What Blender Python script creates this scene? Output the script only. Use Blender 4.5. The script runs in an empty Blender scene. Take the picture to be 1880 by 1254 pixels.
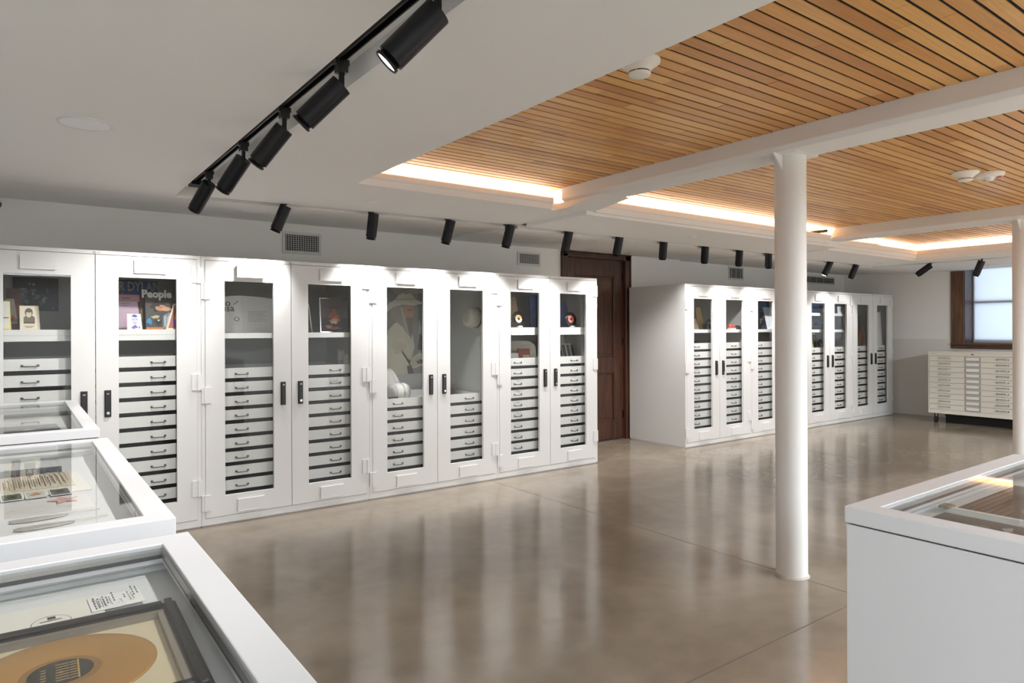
import bpy, bmesh, math, random
from mathutils import Vector, Matrix
random.seed(7)
PI = math.pi
S = bpy.context.scene
COL = S.collection

# ------------------------------------------------------------------ camera
W_PX, H_PX, F_PX, CY, YAW, ROLL, EYE = 1880, 1254, 1239.5, 605.5, math.radians(36.248), 0.00425, 1.6
c_, s_ = math.cos(YAW), math.sin(YAW)
fwd = Vector((s_, c_, 0)); rgt0 = Vector((c_, -s_, 0)); dwn0 = Vector((0, 0, -1))
rgt = rgt0 * math.cos(ROLL) + dwn0 * math.sin(ROLL)
dwn = dwn0 * math.cos(ROLL) - rgt0 * math.sin(ROLL)
cam = bpy.data.cameras.new('camera')
cam.sensor_width = 36.0
cam.lens = 36.0 * F_PX / W_PX
cam.shift_y = (CY - H_PX / 2) / W_PX
cam.clip_start = 0.05
camo = bpy.data.objects.new('camera', cam)
m3 = Matrix((rgt, -dwn, -fwd)).transposed()
camo.matrix_world = Matrix.Translation((0, 0, EYE)) @ m3.to_4x4()
COL.objects.link(camo)
S.camera = camo

def at(px, py, Y):
    """X and Z of the point of the plane y = Y that was measured at this place of the photograph."""
    d = rgt * ((px - 940) / F_PX) + dwn * ((py - CY) / F_PX) + fwd
    return d.x * Y / d.y, EYE + d.z * Y / d.y

# ------------------------------------------------------------------ world, exposure, big lights
S.view_settings.view_transform = 'Standard'
S.view_settings.look = 'None'
S.view_settings.gamma = 1.0
S.view_settings.use_curve_mapping = False
S.view_settings.exposure = 1.21
w = bpy.data.worlds.new('world'); S.world = w
w.use_nodes = True
w.node_tree.nodes['Background'].inputs[0].default_value = (0.75, 0.85, 1.0, 1)
w.node_tree.nodes['Background'].inputs[1].default_value = 0.6
S.cycles.max_bounces = 8
S.cycles.diffuse_bounces = 5
S.cycles.glossy_bounces = 4
S.cycles.transparent_max_bounces = 16
S.cycles.caustics_reflective = False
S.cycles.caustics_refractive = False
S.cycles.sample_clamp_indirect = 2.0

def area_light(name, loc, size, energy, color=(1, 1, 1), rot=(0, 0, 0)):
    l = bpy.data.lights.new(name, 'AREA')
    l.shape = 'RECTANGLE'; l.size, l.size_y = size; l.energy = energy; l.color = color
    o = bpy.data.objects.new(name, l); o.location = loc; o.rotation_euler = rot
    COL.objects.link(o)
    return o

P_FILL, P_WIN, P_COVE, P_SPOT, P_FRONT = 230.0, 12.5, 18.0, 42.0, 32.0
WARM = (1.0, 0.985, 0.97)
# unseen fill lights added under the ceiling behind the camera, for ambient brightness
FILL_COL = (0.83, 0.925, 1.0)
area_light('fill_light', (0.2, -2.2, 2.60), (2.6, 1.0), P_FILL * .38, FILL_COL)
area_light('fill_light', (5.9, -1.0, 2.60), (3.2, 1.0), P_FILL * .75, FILL_COL)
area_light('fill_light', (9.6, -1.0, 2.60), (2.4, 1.0), P_FILL * .85, FILL_COL)
# daylight behind the window shade
area_light('daylight', (14.35, 4.0, 1.95), (2.2, 2.0), P_WIN, (0.80, 0.90, 1.0), (0, -PI / 2, PI))

# ------------------------------------------------------------------ materials
MATS = {}
def srgb(r, g, b):
    f = lambda v: ((v / 255 + 0.055) / 1.055) ** 2.4 if v > 10 else v / 255 / 12.92
    return (f(r), f(g), f(b), 1)

def mat(name, col, rough=0.5, metal=0.0, noise=0.0, scale=40.0, bump=0.0, spec=0.5, emit=None, aniso=None):
    if name in MATS:
        return MATS[name]
    m = bpy.data.materials.new(name); m.use_nodes = True
    nt = m.node_tree; b = nt.nodes['Principled BSDF']
    c = srgb(*col)
    b.inputs['Base Color'].default_value = c
    b.inputs['Roughness'].default_value = rough
    b.inputs['Metallic'].default_value = metal
    b.inputs['Specular IOR Level'].default_value = spec
    if noise or bump:
        tc = nt.nodes.new('ShaderNodeTexCoord'); n = nt.nodes.new('ShaderNodeTexNoise')
        n.inputs['Scale'].default_value = scale; n.inputs['Detail'].default_value = 4
        nt.links.new(tc.outputs['Object'], n.inputs['Vector'])
        if aniso:
            mp = nt.nodes.new('ShaderNodeMapping'); mp.inputs['Scale'].default_value = aniso
            nt.links.new(tc.outputs['Object'], mp.inputs['Vector']); nt.links.new(mp.outputs['Vector'], n.inputs['Vector'])
        if noise:
            r = nt.nodes.new('ShaderNodeValToRGB')
            r.color_ramp.elements[0].position = 0.3; r.color_ramp.elements[1].position = 0.7
            r.color_ramp.elements[0].color = tuple(v * (1 - noise) for v in c[:3]) + (1,)
            r.color_ramp.elements[1].color = tuple(min(1, v * (1 + noise)) for v in c[:3]) + (1,)
            nt.links.new(n.outputs['Fac'], r.inputs['Fac']); nt.links.new(r.outputs['Color'], b.inputs['Base Color'])
        if bump:
            bp = nt.nodes.new('ShaderNodeBump'); bp.inputs['Strength'].default_value = bump; bp.inputs['Distance'].default_value = 0.002
            nt.links.new(n.outputs['Fac'], bp.inputs['Height']); nt.links.new(bp.outputs['Normal'], b.inputs['Normal'])
    if emit:
        b.inputs['Emission Color'].default_value = c
        b.inputs['Emission Strength'].default_value = emit
    MATS[name] = m
    return m

def glass_mat(name, tint=(0.93, 0.95, 0.94), ior=1.5, boost=1.0):
    m = bpy.data.materials.new(name); m.use_nodes = True
    nt = m.node_tree; nt.nodes.clear()
    out = nt.nodes.new('ShaderNodeOutputMaterial'); mix = nt.nodes.new('ShaderNodeMixShader')
    fr = nt.nodes.new('ShaderNodeFresnel'); fr.inputs['IOR'].default_value = ior
    geo = nt.nodes.new('ShaderNodeNewGeometry')
    mi = nt.nodes.new('ShaderNodeMapRange'); mi.inputs['To Min'].default_value = ior; mi.inputs['To Max'].default_value = 1 / ior
    nt.links.new(geo.outputs['Backfacing'], mi.inputs['Value']); nt.links.new(mi.outputs['Result'], fr.inputs['IOR'])
    tr = nt.nodes.new('ShaderNodeBsdfTransparent'); tr.inputs['Color'].default_value = (*tint, 1)
    gl = nt.nodes.new('ShaderNodeBsdfGlossy'); gl.inputs['Roughness'].default_value = 0.0
    mu = nt.nodes.new('ShaderNodeMath'); mu.operation = 'MULTIPLY'; mu.inputs[1].default_value = boost; mu.use_clamp = True
    # single-sheet pane: the far face sees the same fresnel as the near face
    nt.links.new(fr.outputs[0], mu.inputs[0]); nt.links.new(mu.outputs[0], mix.inputs['Fac'])
    nt.links.new(tr.outputs[0], mix.inputs[1]); nt.links.new(gl.outputs[0], mix.inputs[2])
    nt.links.new(mix.outputs[0], out.inputs['Surface'])
    MATS[name] = m
    return m

def board_mat():
    m = bpy.data.materials.new('reclaimed_wood'); m.use_nodes = True
    nt = m.node_tree; b = nt.nodes['Principled BSDF']
    oi = nt.nodes.new('ShaderNodeObjectInfo'); geo = nt.nodes.new('ShaderNodeNewGeometry')
    cr = nt.nodes.new('ShaderNodeValToRGB')
    cols = [(0.0, (196, 136, 74)), (0.15, (214, 154, 84)), (0.5, (226, 168, 94)), (0.85, (236, 184, 112)), (1.0, (206, 146, 84))]
    el = cr.color_ramp.elements
    el[0].position, el[0].color = cols[0][0], srgb(*cols[0][1])
    el[1].position, el[1].color = cols[-1][0], srgb(*cols[-1][1])
    for p, c in cols[1:-1]:
        e = el.new(p); e.color = srgb(*c)
    nt.links.new(oi.outputs['Random'], cr.inputs['Fac'])
    mp = nt.nodes.new('ShaderNodeMapping'); mp.inputs['Scale'].default_value = (2.2, 55, 55)
    nz = nt.nodes.new('ShaderNodeTexNoise'); nz.inputs['Scale'].default_value = 1.6; nz.inputs['Detail'].default_value = 6
    nt.links.new(geo.outputs['Position'], mp.inputs['Vector']); nt.links.new(mp.outputs['Vector'], nz.inputs['Vector'])
    mx = nt.nodes.new('ShaderNodeMix'); mx.data_type = 'RGBA'; mx.blend_type = 'MULTIPLY'; mx.inputs['Factor'].default_value = 0.6
    r2 = nt.nodes.new('ShaderNodeValToRGB')
    r2.color_ramp.elements[0].position = 0.25; r2.color_ramp.elements[0].color = (0.72, 0.68, 0.62, 1)
    r2.color_ramp.elements[1].position = 0.65; r2.color_ramp.elements[1].color = (1.08, 1.06, 1.03, 1)
    nt.links.new(nz.outputs['Fac'], r2.inputs['Fac'])
    nt.links.new(cr.outputs['Color'], mx.inputs['A']); nt.links.new(r2.outputs['Color'], mx.inputs['B'])
    nt.links.new(mx.outputs['Result'], b.inputs['Base Color'])
    b.inputs['Roughness'].default_value = 0.33
    return m

def wood_mat(name, dark, light, axis='Z', rough=0.38):
    m = bpy.data.materials.new(name); m.use_nodes = True
    nt = m.node_tree; b = nt.nodes['Principled BSDF']
    geo = nt.nodes.new('ShaderNodeNewGeometry'); mp = nt.nodes.new('ShaderNodeMapping')
    mp.inputs['Scale'].default_value = {'Z': (26, 26, 1.6), 'X': (1.6, 26, 26), 'Y': (26, 1.6, 26)}[axis]
    nz = nt.nodes.new('ShaderNodeTexNoise'); nz.inputs['Scale'].default_value = 1.5; nz.inputs['Detail'].default_value = 7
    nz.inputs['Distortion'].default_value = 0.6
    cr = nt.nodes.new('ShaderNodeValToRGB')
    cr.color_ramp.elements[0].position = 0.3; cr.color_ramp.elements[0].color = srgb(*dark)
    cr.color_ramp.elements[1].position = 0.72; cr.color_ramp.elements[1].color = srgb(*light)
    nt.links.new(geo.outputs['Position'], mp.inputs['Vector']); nt.links.new(mp.outputs['Vector'], nz.inputs['Vector'])
    nt.links.new(nz.outputs['Fac'], cr.inputs['Fac']); nt.links.new(cr.outputs['Color'], b.inputs['Base Color'])
    b.inputs['Roughness'].default_value = rough
    MATS[name] = m
    return m

def floor_mat():
    m = bpy.data.materials.new('polished_concrete'); m.use_nodes = True
    nt = m.node_tree; b = nt.nodes['Principled BSDF']; L = nt.links.new
    geo = nt.nodes.new('ShaderNodeNewGeometry')
    n1 = nt.nodes.new('ShaderNodeTexNoise'); n1.inputs['Scale'].default_value = 0.9; n1.inputs['Detail'].default_value = 8; n1.inputs['Distortion'].default_value = 0.8
    n2 = nt.nodes.new('ShaderNodeTexNoise'); n2.inputs['Scale'].default_value = 7.0; n2.inputs['Detail'].default_value = 5
    n3 = nt.nodes.new('ShaderNodeTexNoise'); n3.inputs['Scale'].default_value = 160.0; n3.inputs['Detail'].default_value = 3
    for n in (n1, n2, n3): L(geo.outputs['Position'], n.inputs['Vector'])
    c1 = nt.nodes.new('ShaderNodeValToRGB')
    e = c1.color_ramp.elements
    e[0].position = 0.3; e[0].color = srgb(120, 109, 95)
    e[1].position = 0.72; e[1].color = srgb(150, 138, 122)
    L(n1.outputs['Fac'], c1.inputs['Fac'])
    c2 = nt.nodes.new('ShaderNodeValToRGB')
    c2.color_ramp.elements[0].position = 0.3; c2.color_ramp.elements[0].color = (0.90, 0.895, 0.885, 1)
    c2.color_ramp.elements[1].position = 0.7; c2.color_ramp.elements[1].color = (1.05, 1.05, 1.045, 1)
    L(n2.outputs['Fac'], c2.inputs['Fac'])
    mx = nt.nodes.new('ShaderNodeMix'); mx.data_type = 'RGBA'; mx.blend_type = 'MULTIPLY'; mx.inputs['Factor'].default_value = 0.7
    L(c1.outputs['Color'], mx.inputs['A']); L(c2.outputs['Color'], mx.inputs['B'])
    c3 = nt.nodes.new('ShaderNodeValToRGB')
    c3.color_ramp.elements[0].position = 0.35; c3.color_ramp.elements[0].color = (0.9, 0.9, 0.9, 1)
    c3.color_ramp.elements[1].position = 0.65; c3.color_ramp.elements[1].color = (1.05, 1.05, 1.05, 1)
    L(n3.outputs['Fac'], c3.inputs['Fac'])
    m2 = nt.nodes.new('ShaderNodeMix'); m2.data_type = 'RGBA'; m2.blend_type = 'MULTIPLY'; m2.inputs['Factor'].default_value = 0.0
    L(mx.outputs['Result'], m2.inputs['A']); L(c3.outputs['Color'], m2.inputs['B'])
    L(m2.outputs['Result'], b.inputs['Base Color'])
    rr = nt.nodes.new('ShaderNodeMapRange'); rr.inputs['From Min'].default_value = 0.3; rr.inputs['From Max'].default_value = 0.7
    rr.inputs['To Min'].default_value = 0.12; rr.inputs['To Max'].default_value = 0.19
    L(n2.outputs['Fac'], rr.inputs['Value']); L(rr.outputs['Result'], b.inputs['Roughness'])
    b.inputs['Specular IOR Level'].default_value = 0.55
    bp = nt.nodes.new('ShaderNodeBump'); bp.inputs['Strength'].default_value = 0.0; bp.inputs['Distance'].default_value = 0.01
    L(n1.outputs['Fac'], bp.inputs['Height']); L(bp.outputs['Normal'], b.inputs['Normal'])
    return m

def gold_mat():
    m = bpy.data.materials.new('gold_disc'); m.use_nodes = True
    nt = m.node_tree; b = nt.nodes['Principled BSDF']; L = nt.links.new
    tc = nt.nodes.new('ShaderNodeTexCoord'); wv = nt.nodes.new('ShaderNodeTexWave')
    wv.wave_type = 'RINGS'; wv.rings_direction = 'Z'; wv.inputs['Scale'].default_value = 90
    L(tc.outputs['Object'], wv.inputs['Vector'])
    bp = nt.nodes.new('ShaderNodeBump'); bp.inputs['Strength'].default_value = 0.25; bp.inputs['Distance'].default_value = 0.0006
    L(wv.outputs['Fac'], bp.inputs['Height']); L(bp.outputs['Normal'], b.inputs['Normal'])
    b.inputs['Base Color'].default_value = srgb(244, 186, 98); b.inputs['Metallic'].default_value = 0.7; b.inputs['Roughness'].default_value = 0.34
    MATS['gold_disc'] = m
    return m

PAINT = mat('cabinet_white', (215, 214, 213), 0.38, bump=0.04, scale=300)
TRAY = mat('drawer_white', (230, 229, 226), 0.45)
WALL = mat('wall_paint', (240, 238, 235), 0.75, bump=0.06, scale=180)
CEIL = mat('ceiling_paint', (243, 241, 239), 0.8, bump=0.05, scale=150)
STEEL = mat('beam_paint', (230, 228, 226), 0.55, bump=0.1, scale=60)
DARK = mat('dark_interior', (34, 33, 33), 0.6)
BLACK = mat('black_metal', (8, 8, 14), 0.42, spec=0.35)
BLK = mat('black_plastic', (32, 31, 32), 0.35)
LENS = mat('lens_glow', (255, 247, 232), 0.3, emit=6.0)
CHROME = mat('brushed_steel', (176, 174, 170), 0.28, 1.0)
CHR2 = mat('polished_chrome', (205, 205, 206), 0.14, 1.0)
PAPER = mat('white_paper', (236, 234, 228), 0.7)
CREAM = mat('cream_paper', (226, 214, 188), 0.7)
GREYIN = mat('cabinet_inside', (186, 186, 183), 0.6)
RUBBER = mat('rubber', (25, 25, 25), 0.7)
GLASS = glass_mat('door_glass', (0.95, 0.955, 0.955), 1.45, 0.6)
TOPGLASS = glass_mat('case_glass', (0.98, 0.985, 0.985), 1.45, 0.75)
BOARD = board_mat()
DOORWOOD = wood_mat('door_wood', (48, 27, 20), (86, 52, 36))
WINWOOD = wood_mat('window_wood', (62, 38, 24), (122, 80, 52))
WINWOODY = wood_mat('sill_wood', (56, 34, 22), (104, 68, 44), 'Y')
FLOOR = floor_mat()
GOLD = gold_mat()

# ------------------------------------------------------------------ mesh helpers
def ring_box(b, ox, oy, ix, iy, z0, z1):
    """rectangular ring, outer half sizes ox, oy, inner ix, iy, with no joint in its faces."""
    q = lambda u, v, z: [(-u, -v, z), (u, -v, z), (u, v, z), (-u, v, z)]
    vs = q(ox, oy, z0) + q(ix, iy, z0) + q(ox, oy, z1) + q(ix, iy, z1); fs = []
    for i in range(4):
        k = (i + 1) % 4
        fs += [(i, k, 4 + k, 4 + i), (8 + i, 12 + i, 12 + k, 8 + k), (i, 8 + i, 8 + k, k), (4 + i, 4 + k, 12 + k, 12 + i)]
    return b._add(vs, fs)
class MB:
    def __init__(s): s.v = []; s.f = []; s.mi = []; s.sm = []; s.m = 0; s.smooth = False
    def _add(s, vs, fs):
        o = len(s.v); s.v += [tuple(v) for v in vs]
        for f in fs:
            s.f.append(tuple(i + o for i in f)); s.mi.append(s.m); s.sm.append(s.smooth)
        return s
    def box(s, x0, x1, y0, y1, z0, z1):
        return s._add([(x0, y0, z0), (x1, y0, z0), (x1, y1, z0), (x0, y1, z0), (x0, y0, z1), (x1, y0, z1), (x1, y1, z1), (x0, y1, z1)],
                      [(0, 3, 2, 1), (4, 5, 6, 7), (0, 1, 5, 4), (1, 2, 6, 5), (2, 3, 7, 6), (3, 0, 4, 7)])
    def cyl(s, p0, p1, r0, r1=None, n=24, cap=True):
        r1 = r0 if r1 is None else r1
        p0, p1 = Vector(p0), Vector(p1); d = (p1 - p0).normalized()
        a = d.orthogonal().normalized(); b = d.cross(a)
        vs = []
        for p, r in ((p0, r0), (p1, r1)):
            for i in range(n):
                t = 2 * PI * i / n; vs.append(p + (a * math.cos(t) + b * math.sin(t)) * r)
        sm = s.smooth; s.smooth = True
        s._add(vs, [(i, (i + 1) % n, n + (i + 1) % n, n + i) for i in range(n)])
        s.smooth = False
        if cap:
            s._add(vs[:n], [tuple(reversed(range(n)))]); s._add(vs[n:], [tuple(range(n))])
        s.smooth = sm
        return s
    def lathe(s, prof, origin=(0, 0, 0), axis=(0, 0, 1), n=32, sx=1.0, sy=1.0):
        o = Vector(origin); d = Vector(axis).normalized(); a = d.orthogonal().normalized(); b = d.cross(a)
        vs = []
        for r, h in prof:
            for i in range(n):
                t = 2 * PI * i / n; vs.append(o + d * h + a * (math.cos(t) * r * sx) + b * (math.sin(t) * r * sy))
        fs = [(k * n + i, k * n + (i + 1) % n, (k + 1) * n + (i + 1) % n, (k + 1) * n + i) for k in range(len(prof) - 1) for i in range(n)]
        sm = s.smooth; s.smooth = True; s._add(vs, fs); s.smooth = sm
        return s
    def prism(s, pts, h0, h1, plane='XY'):
        n = len(pts)
        def P(u, v, h): return {'XY': (u, v, h), 'XZ': (u, h, v), 'YZ': (h, u, v)}[plane]
        vs = [P(u, v, h0) for u, v in pts] + [P(u, v, h1) for u, v in pts]
        return s._add(vs, [tuple(reversed(range(n))), tuple(range(n, 2 * n))] + [(i, (i + 1) % n, n + (i + 1) % n, n + i) for i in range(n)])
    def tube(s, pts, r, n=8):
        pts = [Vector(p) for p in pts]; vs = []
        for i, p in enumerate(pts):
            d = (pts[min(i + 1, len(pts) - 1)] - pts[max(i - 1, 0)]).normalized()
            up = Vector((0, 0, 1)) if abs(d.z) < 0.9 else Vector((1, 0, 0))
            a = d.cross(up).normalized(); b = d.cross(a)
            for k in range(n):
                t = 2 * PI * k / n; vs.append(p + (a * math.cos(t) + b * math.sin(t)) * r)
        fs = [(i * n + k, i * n + (k + 1) % n, (i + 1) * n + (k + 1) % n, (i + 1) * n + k) for i in range(len(pts) - 1) for k in range(n)]
        m = len(pts) - 1
        fs += [tuple(reversed(range(n))), tuple(m * n + k for k in range(n))]
        sm = s.smooth; s.smooth = True; s._add(vs, fs); s.smooth = sm
        return s
    def mesh(s, name, mats):
        me = bpy.data.meshes.new(name); me.from_pydata(s.v, [], s.f)
        for m in (mats if isinstance(mats, (list, tuple)) else [mats]): me.materials.append(m)
        me.polygons.foreach_set('material_index', s.mi); me.polygons.foreach_set('use_smooth', s.sm)
        bm = bmesh.new(); bm.from_mesh(me); bmesh.ops.recalc_face_normals(bm, faces=bm.faces); bm.to_mesh(me); bm.free()
        me.update()
        return me
    def build(s, name, mats, parent=None, loc=(0, 0, 0), bevel=0.0, kind=None):
        o = put(name, s.mesh(name, mats), parent, loc)
        if bevel:
            b = o.modifiers.new('bevel', 'BEVEL'); b.width = bevel; b.segments = 2; b.limit_method = 'ANGLE'
        if kind: o['kind'] = kind
        return o

def put(name, data, parent=None, loc=(0, 0, 0), rot=(0, 0, 0)):
    o = bpy.data.objects.new(name, data); o.location = loc; o.rotation_euler = rot
    COL.objects.link(o)
    if parent is not None: o.parent = parent
    return o

def tag(o, label=None, cat=None, group=None, kind=None):
    for k, v in (('label', label), ('category', cat), ('group', group), ('kind', kind)):
        if v: o[k] = v
    return o

def thing(name, loc, label, cat, group=None, rot=(0, 0, 0)):
    return tag(put(name, None, None, loc, rot), label, cat, group)

def text(name, body, size, m, parent, loc, rot=(0, 0, 0), depth=0.0003, bold=0.0, sx=1.0):
    c = bpy.data.curves.new(name, 'FONT'); c.body = body; c.size = size; c.extrude = depth; c.offset = bold
    c.align_x = 'CENTER'; c.align_y = 'CENTER'; c.resolution_u = 2
    tmp = bpy.data.objects.new(name, c); COL.objects.link(tmp)
    me = bpy.data.meshes.new_from_object(tmp.evaluated_get(bpy.context.evaluated_depsgraph_get()))
    bpy.data.objects.remove(tmp); bpy.data.curves.remove(c)
    me.name = name; me.materials.clear(); me.materials.append(m)
    o = put(name, me, parent, loc, rot); o.scale = (sx, 1, 1)
    return o

def structure(o, label=None):
    o['kind'] = 'structure'
    if label: o['label'] = label
    return o

# ------------------------------------------------------------------ room shell
XL, XR, YF, YB, TOP = -3.0, 13.4, -4.2, 7.0, 3.05
structure(MB().box(XL - .2, XR + 1.6, YF - .2, YB + .2, -.12, 0).build('floor', FLOOR))
# control joints sawn into the slab, hair-thin
Jm = mat('joint', (100, 90, 80), 0.8)
j = MB()
j.box(XL, XR, 1.995, 2.001, 0, .0006); j.box(4.048, 4.054, YF, 5.9, 0, .0006); j.box(8.348, 8.354, YF, 5.9, 0, .0006)
structure(j.build('trim_1', Jm))

DX0, DX1, DZ = 6.02, 7.22, 2.64                       # opening of the panelled door
b = MB()
b.box(XL, DX0, YB, YB + .2, 0, TOP).box(DX1, XR + .2, YB, YB + .2, 0, TOP).box(DX0, DX1, YB, YB + .2, DZ, TOP)
structure(b.build('wall_back', WALL))
structure(MB().box(XL - .2, XL, YF, YB + .2, 0, TOP).build('wall_left', WALL))
structure(MB().box(XL - .2, XR + .2, YF - .2, YF, 0, TOP).build('wall_front', WALL))
WY0, WY1, WZ0, WZ1 = 3.22, 4.86, 1.33, 2.64           # window opening
b = MB()
b.box(XR, XR + .42, YF, WY0, 0, TOP).box(XR, XR + .42, WY1, YB, 0, TOP).box(XR, XR + .42, WY0, WY1, 0, WZ0).box(XR, XR + .42, WY0, WY1, WZ1, TOP)
structure(b.build('wall_right', WALL))
structure(MB().box(XR - .014, XR, 4.98, 6.9, 0.0, 1.40).build('trim_2', mat('panel_white', (226, 224, 219), 0.5), bevel=.003))
structure(MB().box(DX1 + .07, 7.235 + .12, YB - .022, YB, 0, .215).build('baseboard_back', DOORWOOD, bevel=.003))
structure(MB().box(XR - .0, XR + .001, YF, 4.9, 0, .002).build('baseboard_right', WALL))

# ---- gypsum ceiling. Each bay a slab of its own with a recessed track slot
ZC1, ZC2, ZC3, ZT = 2.66, 2.625, 2.61, 2.98
XS, X12, X23 = 1.98, 4.10, 8.42
def hexa(bm, pts, z1):
    """pts: four (x, y, z) of the underside, extruded up to z1."""
    lo = list(pts); hi = [(x, y, z1) for x, y, z in pts]
    bm._add(lo + hi, [(0, 3, 2, 1), (4, 5, 6, 7), (0, 1, 5, 4), (1, 2, 6, 5), (2, 3, 7, 6), (3, 0, 4, 7)])
N1a, N1b, SW = 5.74, 5.49, .15                        # near lip of the back slot in bay 1, at X = 1 and X = X12
nl1 = lambda x: N1a + (N1b - N1a) * (x - 1.0) / (X12 - 1.0)
b = MB()
hexa(b, [(XL, YF, ZC1), (1.0, YF, ZC1), (1.0, nl1(1.0) + SW, ZC1), (XL, nl1(1.0) + SW, ZC1)], ZT)
hexa(b, [(1.165, YF, ZC1), (XS, YF, ZC1), (XS, nl1(XS), ZC1), (1.165, nl1(1.165), ZC1)], ZT)
hexa(b, [(XS, 4.62, ZC1), (X12, 4.62, ZC1), (X12, nl1(X12), ZC1), (XS, nl1(XS), ZC1)], 2.73)
hexa(b, [(XL, nl1(1.0) + SW, ZC1), (1.0, nl1(1.0) + SW, ZC1), (1.0, YB, 2.71), (XL, YB, 2.71)], ZT)
hexa(b, [(1.0, nl1(1.0) + SW, ZC1), (X12, nl1(X12) + SW, ZC1), (X12, YB, 2.71), (1.0, YB, 2.71)], ZT)
b.box(.98, 1.18, YF, 5.8, 2.755, 2.80)
hexa(b, [(1.0, nl1(1.0) - .02, 2.755), (X12, nl1(X12) - .02, 2.755), (X12, nl1(X12) + SW + .02, 2.755), (1.0, nl1(1.0) + SW + .02, 2.755)], 2.80)
b.box(XS, 3.84, YF, -1.5, ZC1, ZT)
structure(b.build('ceiling', CEIL))
N2 = 5.34
b = MB()
b.box(X12, X23, 4.46, N2, ZC2, 2.72)
hexa(b, [(X12, N2 + SW, ZC2), (X23, N2 + SW, ZC2), (X23, YB, 2.685), (X12, YB, 2.685)], ZT)
b.box(X12, X23, N2 - .02, N2 + SW + .02, 2.72, 2.77)
b.box(4.19, 8.15, YF, -0.35, ZC2, ZT)
structure(b.build('ceiling', CEIL))
N3, XT3, XC3 = 5.38, 11.37, 10.88
b = MB()
b.box(X23, XC3, 4.60, N3, ZC3, 2.71)
b.box(XC3, XT3, YF, N3, ZC3, 2.71)
b.box(XT3 + .15, XR, YF, N3 + SW, ZC3, ZT)
hexa(b, [(X23, N3 + SW, ZC3), (XR, N3 + SW, ZC3), (XR, YB, 2.67), (X23, YB, 2.67)], ZT)
b.box(X23, XT3 + .17, N3 - .02, N3 + SW + .02, 2.71, 2.76); b.box(XT3 - .02, XT3 + .17, YF, N3 + SW, 2.71, 2.76)
b.box(8.5, XC3, YF, -0.35, ZC3, ZT)
structure(b.build('ceiling', CEIL))
structure(MB().box(XL - .2, XR + .2, YF - .2, YB + .2, ZT + .07, ZT + .17).build('ceiling', CEIL))

for bay, x, y, sx, sy in (('ceiling', .2, -2.2, 2.6, 1.0), ('ceiling.001', 5.9, -1.0, 3.2, 1.0), ('ceiling.002', 9.6, -1.0, 2.4, 1.0)):  # frames and glowing plates added around the unseen fill lights
    p_ = bpy.data.objects[bay]
    ring_box(MB(), sx / 2 + .03, sy / 2 + .03, sx / 2, sy / 2, 2.585, 2.64).build('fill_light_frame', STEEL, p_, (x, y, 0))
    MB().box(-sx / 2, sx / 2, -sy / 2, sy / 2, 2.606, 2.64).build('fill_light_diffuser', mat('fill_glow', (240, 244, 250), .5, emit=1.5), p_, (x, y, 0))
# ---- cove curbs: white upstands with a rolled top that hide the LED strips
def curb(x0, x1, y, zs, name='cove_curb'):
    h = 2.757 - zs
    prof = [(y + .06, zs), (y + .02, zs), (y + .012, zs + .045), (y - .004, zs + .055), (y - .004, zs + h - .008), (y + .004, zs + h), (y + .016, zs + h), (y + .016, zs + .04), (y + .06, zs + .04)]
    b = MB(); b.prism(prof, x0, x1, 'YZ')
    return structure(b.build(name, CEIL))
curb(XS, 3.80, 4.56, ZC1)
curb(4.182, 8.12, 4.40, ZC2 + .025)
curb(8.54, 10.86, 4.55, ZC3 + .03)
prof = [(XC3 + .04, ZC3 + .03), (XC3 - .03, ZC3 + .03), (XC3 - .036, ZC3 + .08), (XC3 - .05, ZC3 + .088), (XC3 - .05, 2.749), (XC3 - .042, 2.757), (XC3 - .034, 2.757), (XC3 - .03, ZC3 + .07), (XC3 + .04, ZC3 + .07)]
structure(MB().prism(prof, -.3, 4.60, 'XZ').build('cove_curb', CEIL))
CW = (1.0, 0.93, 0.84)
for (x0, x1, y, z) in ((2.02, 3.78, 4.592, 2.751), (4.28, 8.12, 4.432, 2.751), (8.52, 10.84, 4.582, 2.751)):
    area_light('cove_led', ((x0 + x1) / 2, y, z), (x1 - x0, .012), P_COVE * (x1 - x0), CW, (PI - .9, 0, 0))
area_light('cove_led', (XC3 - .012, 2.2, 2.751), (.012, 4.6), P_COVE * 4.6, CW, (PI, .9, 0))

# ---- slatted timber ceilings: every board an object
ZW, PITCH = 2.84, .0755
ub = MB().box(-.5, .5, -.5, .5, 0, 1).mesh('board', BOARD)
def slat_ceiling(x0, x1, ya, yb, lmin, lmax):
    back = structure(MB().box(x0, x1, ya, yb, ZW + .006, ZW + .05).build('slat_ceiling', mat('slat_backing', (12, 10, 9), 0.95)))
    y = yb - PITCH / 2; n = 0
    while y > ya:
        x = x0 - random.uniform(0, lmin * .8)
        while x < x1:
            l = random.uniform(lmin, lmax)
            a, e = max(x, x0), min(x + l, x1)
            if e - a > .04:
                o = put('board', ub, back, ((a + e) / 2, y, ZW + random.uniform(0, .0025)))
                o.scale = (e - a - .0015, PITCH - .0140, .020); n += 1
            x += l
        y -= PITCH
    return n
slat_ceiling(1.94, 3.88, -1.5, 4.80, .6, 1.5)
slat_ceiling(4.16, 8.19, -0.35, 4.72, .85, 1.75)
slat_ceiling(8.45, 11.1, -0.35, 4.85, .7, 1.6)

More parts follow.
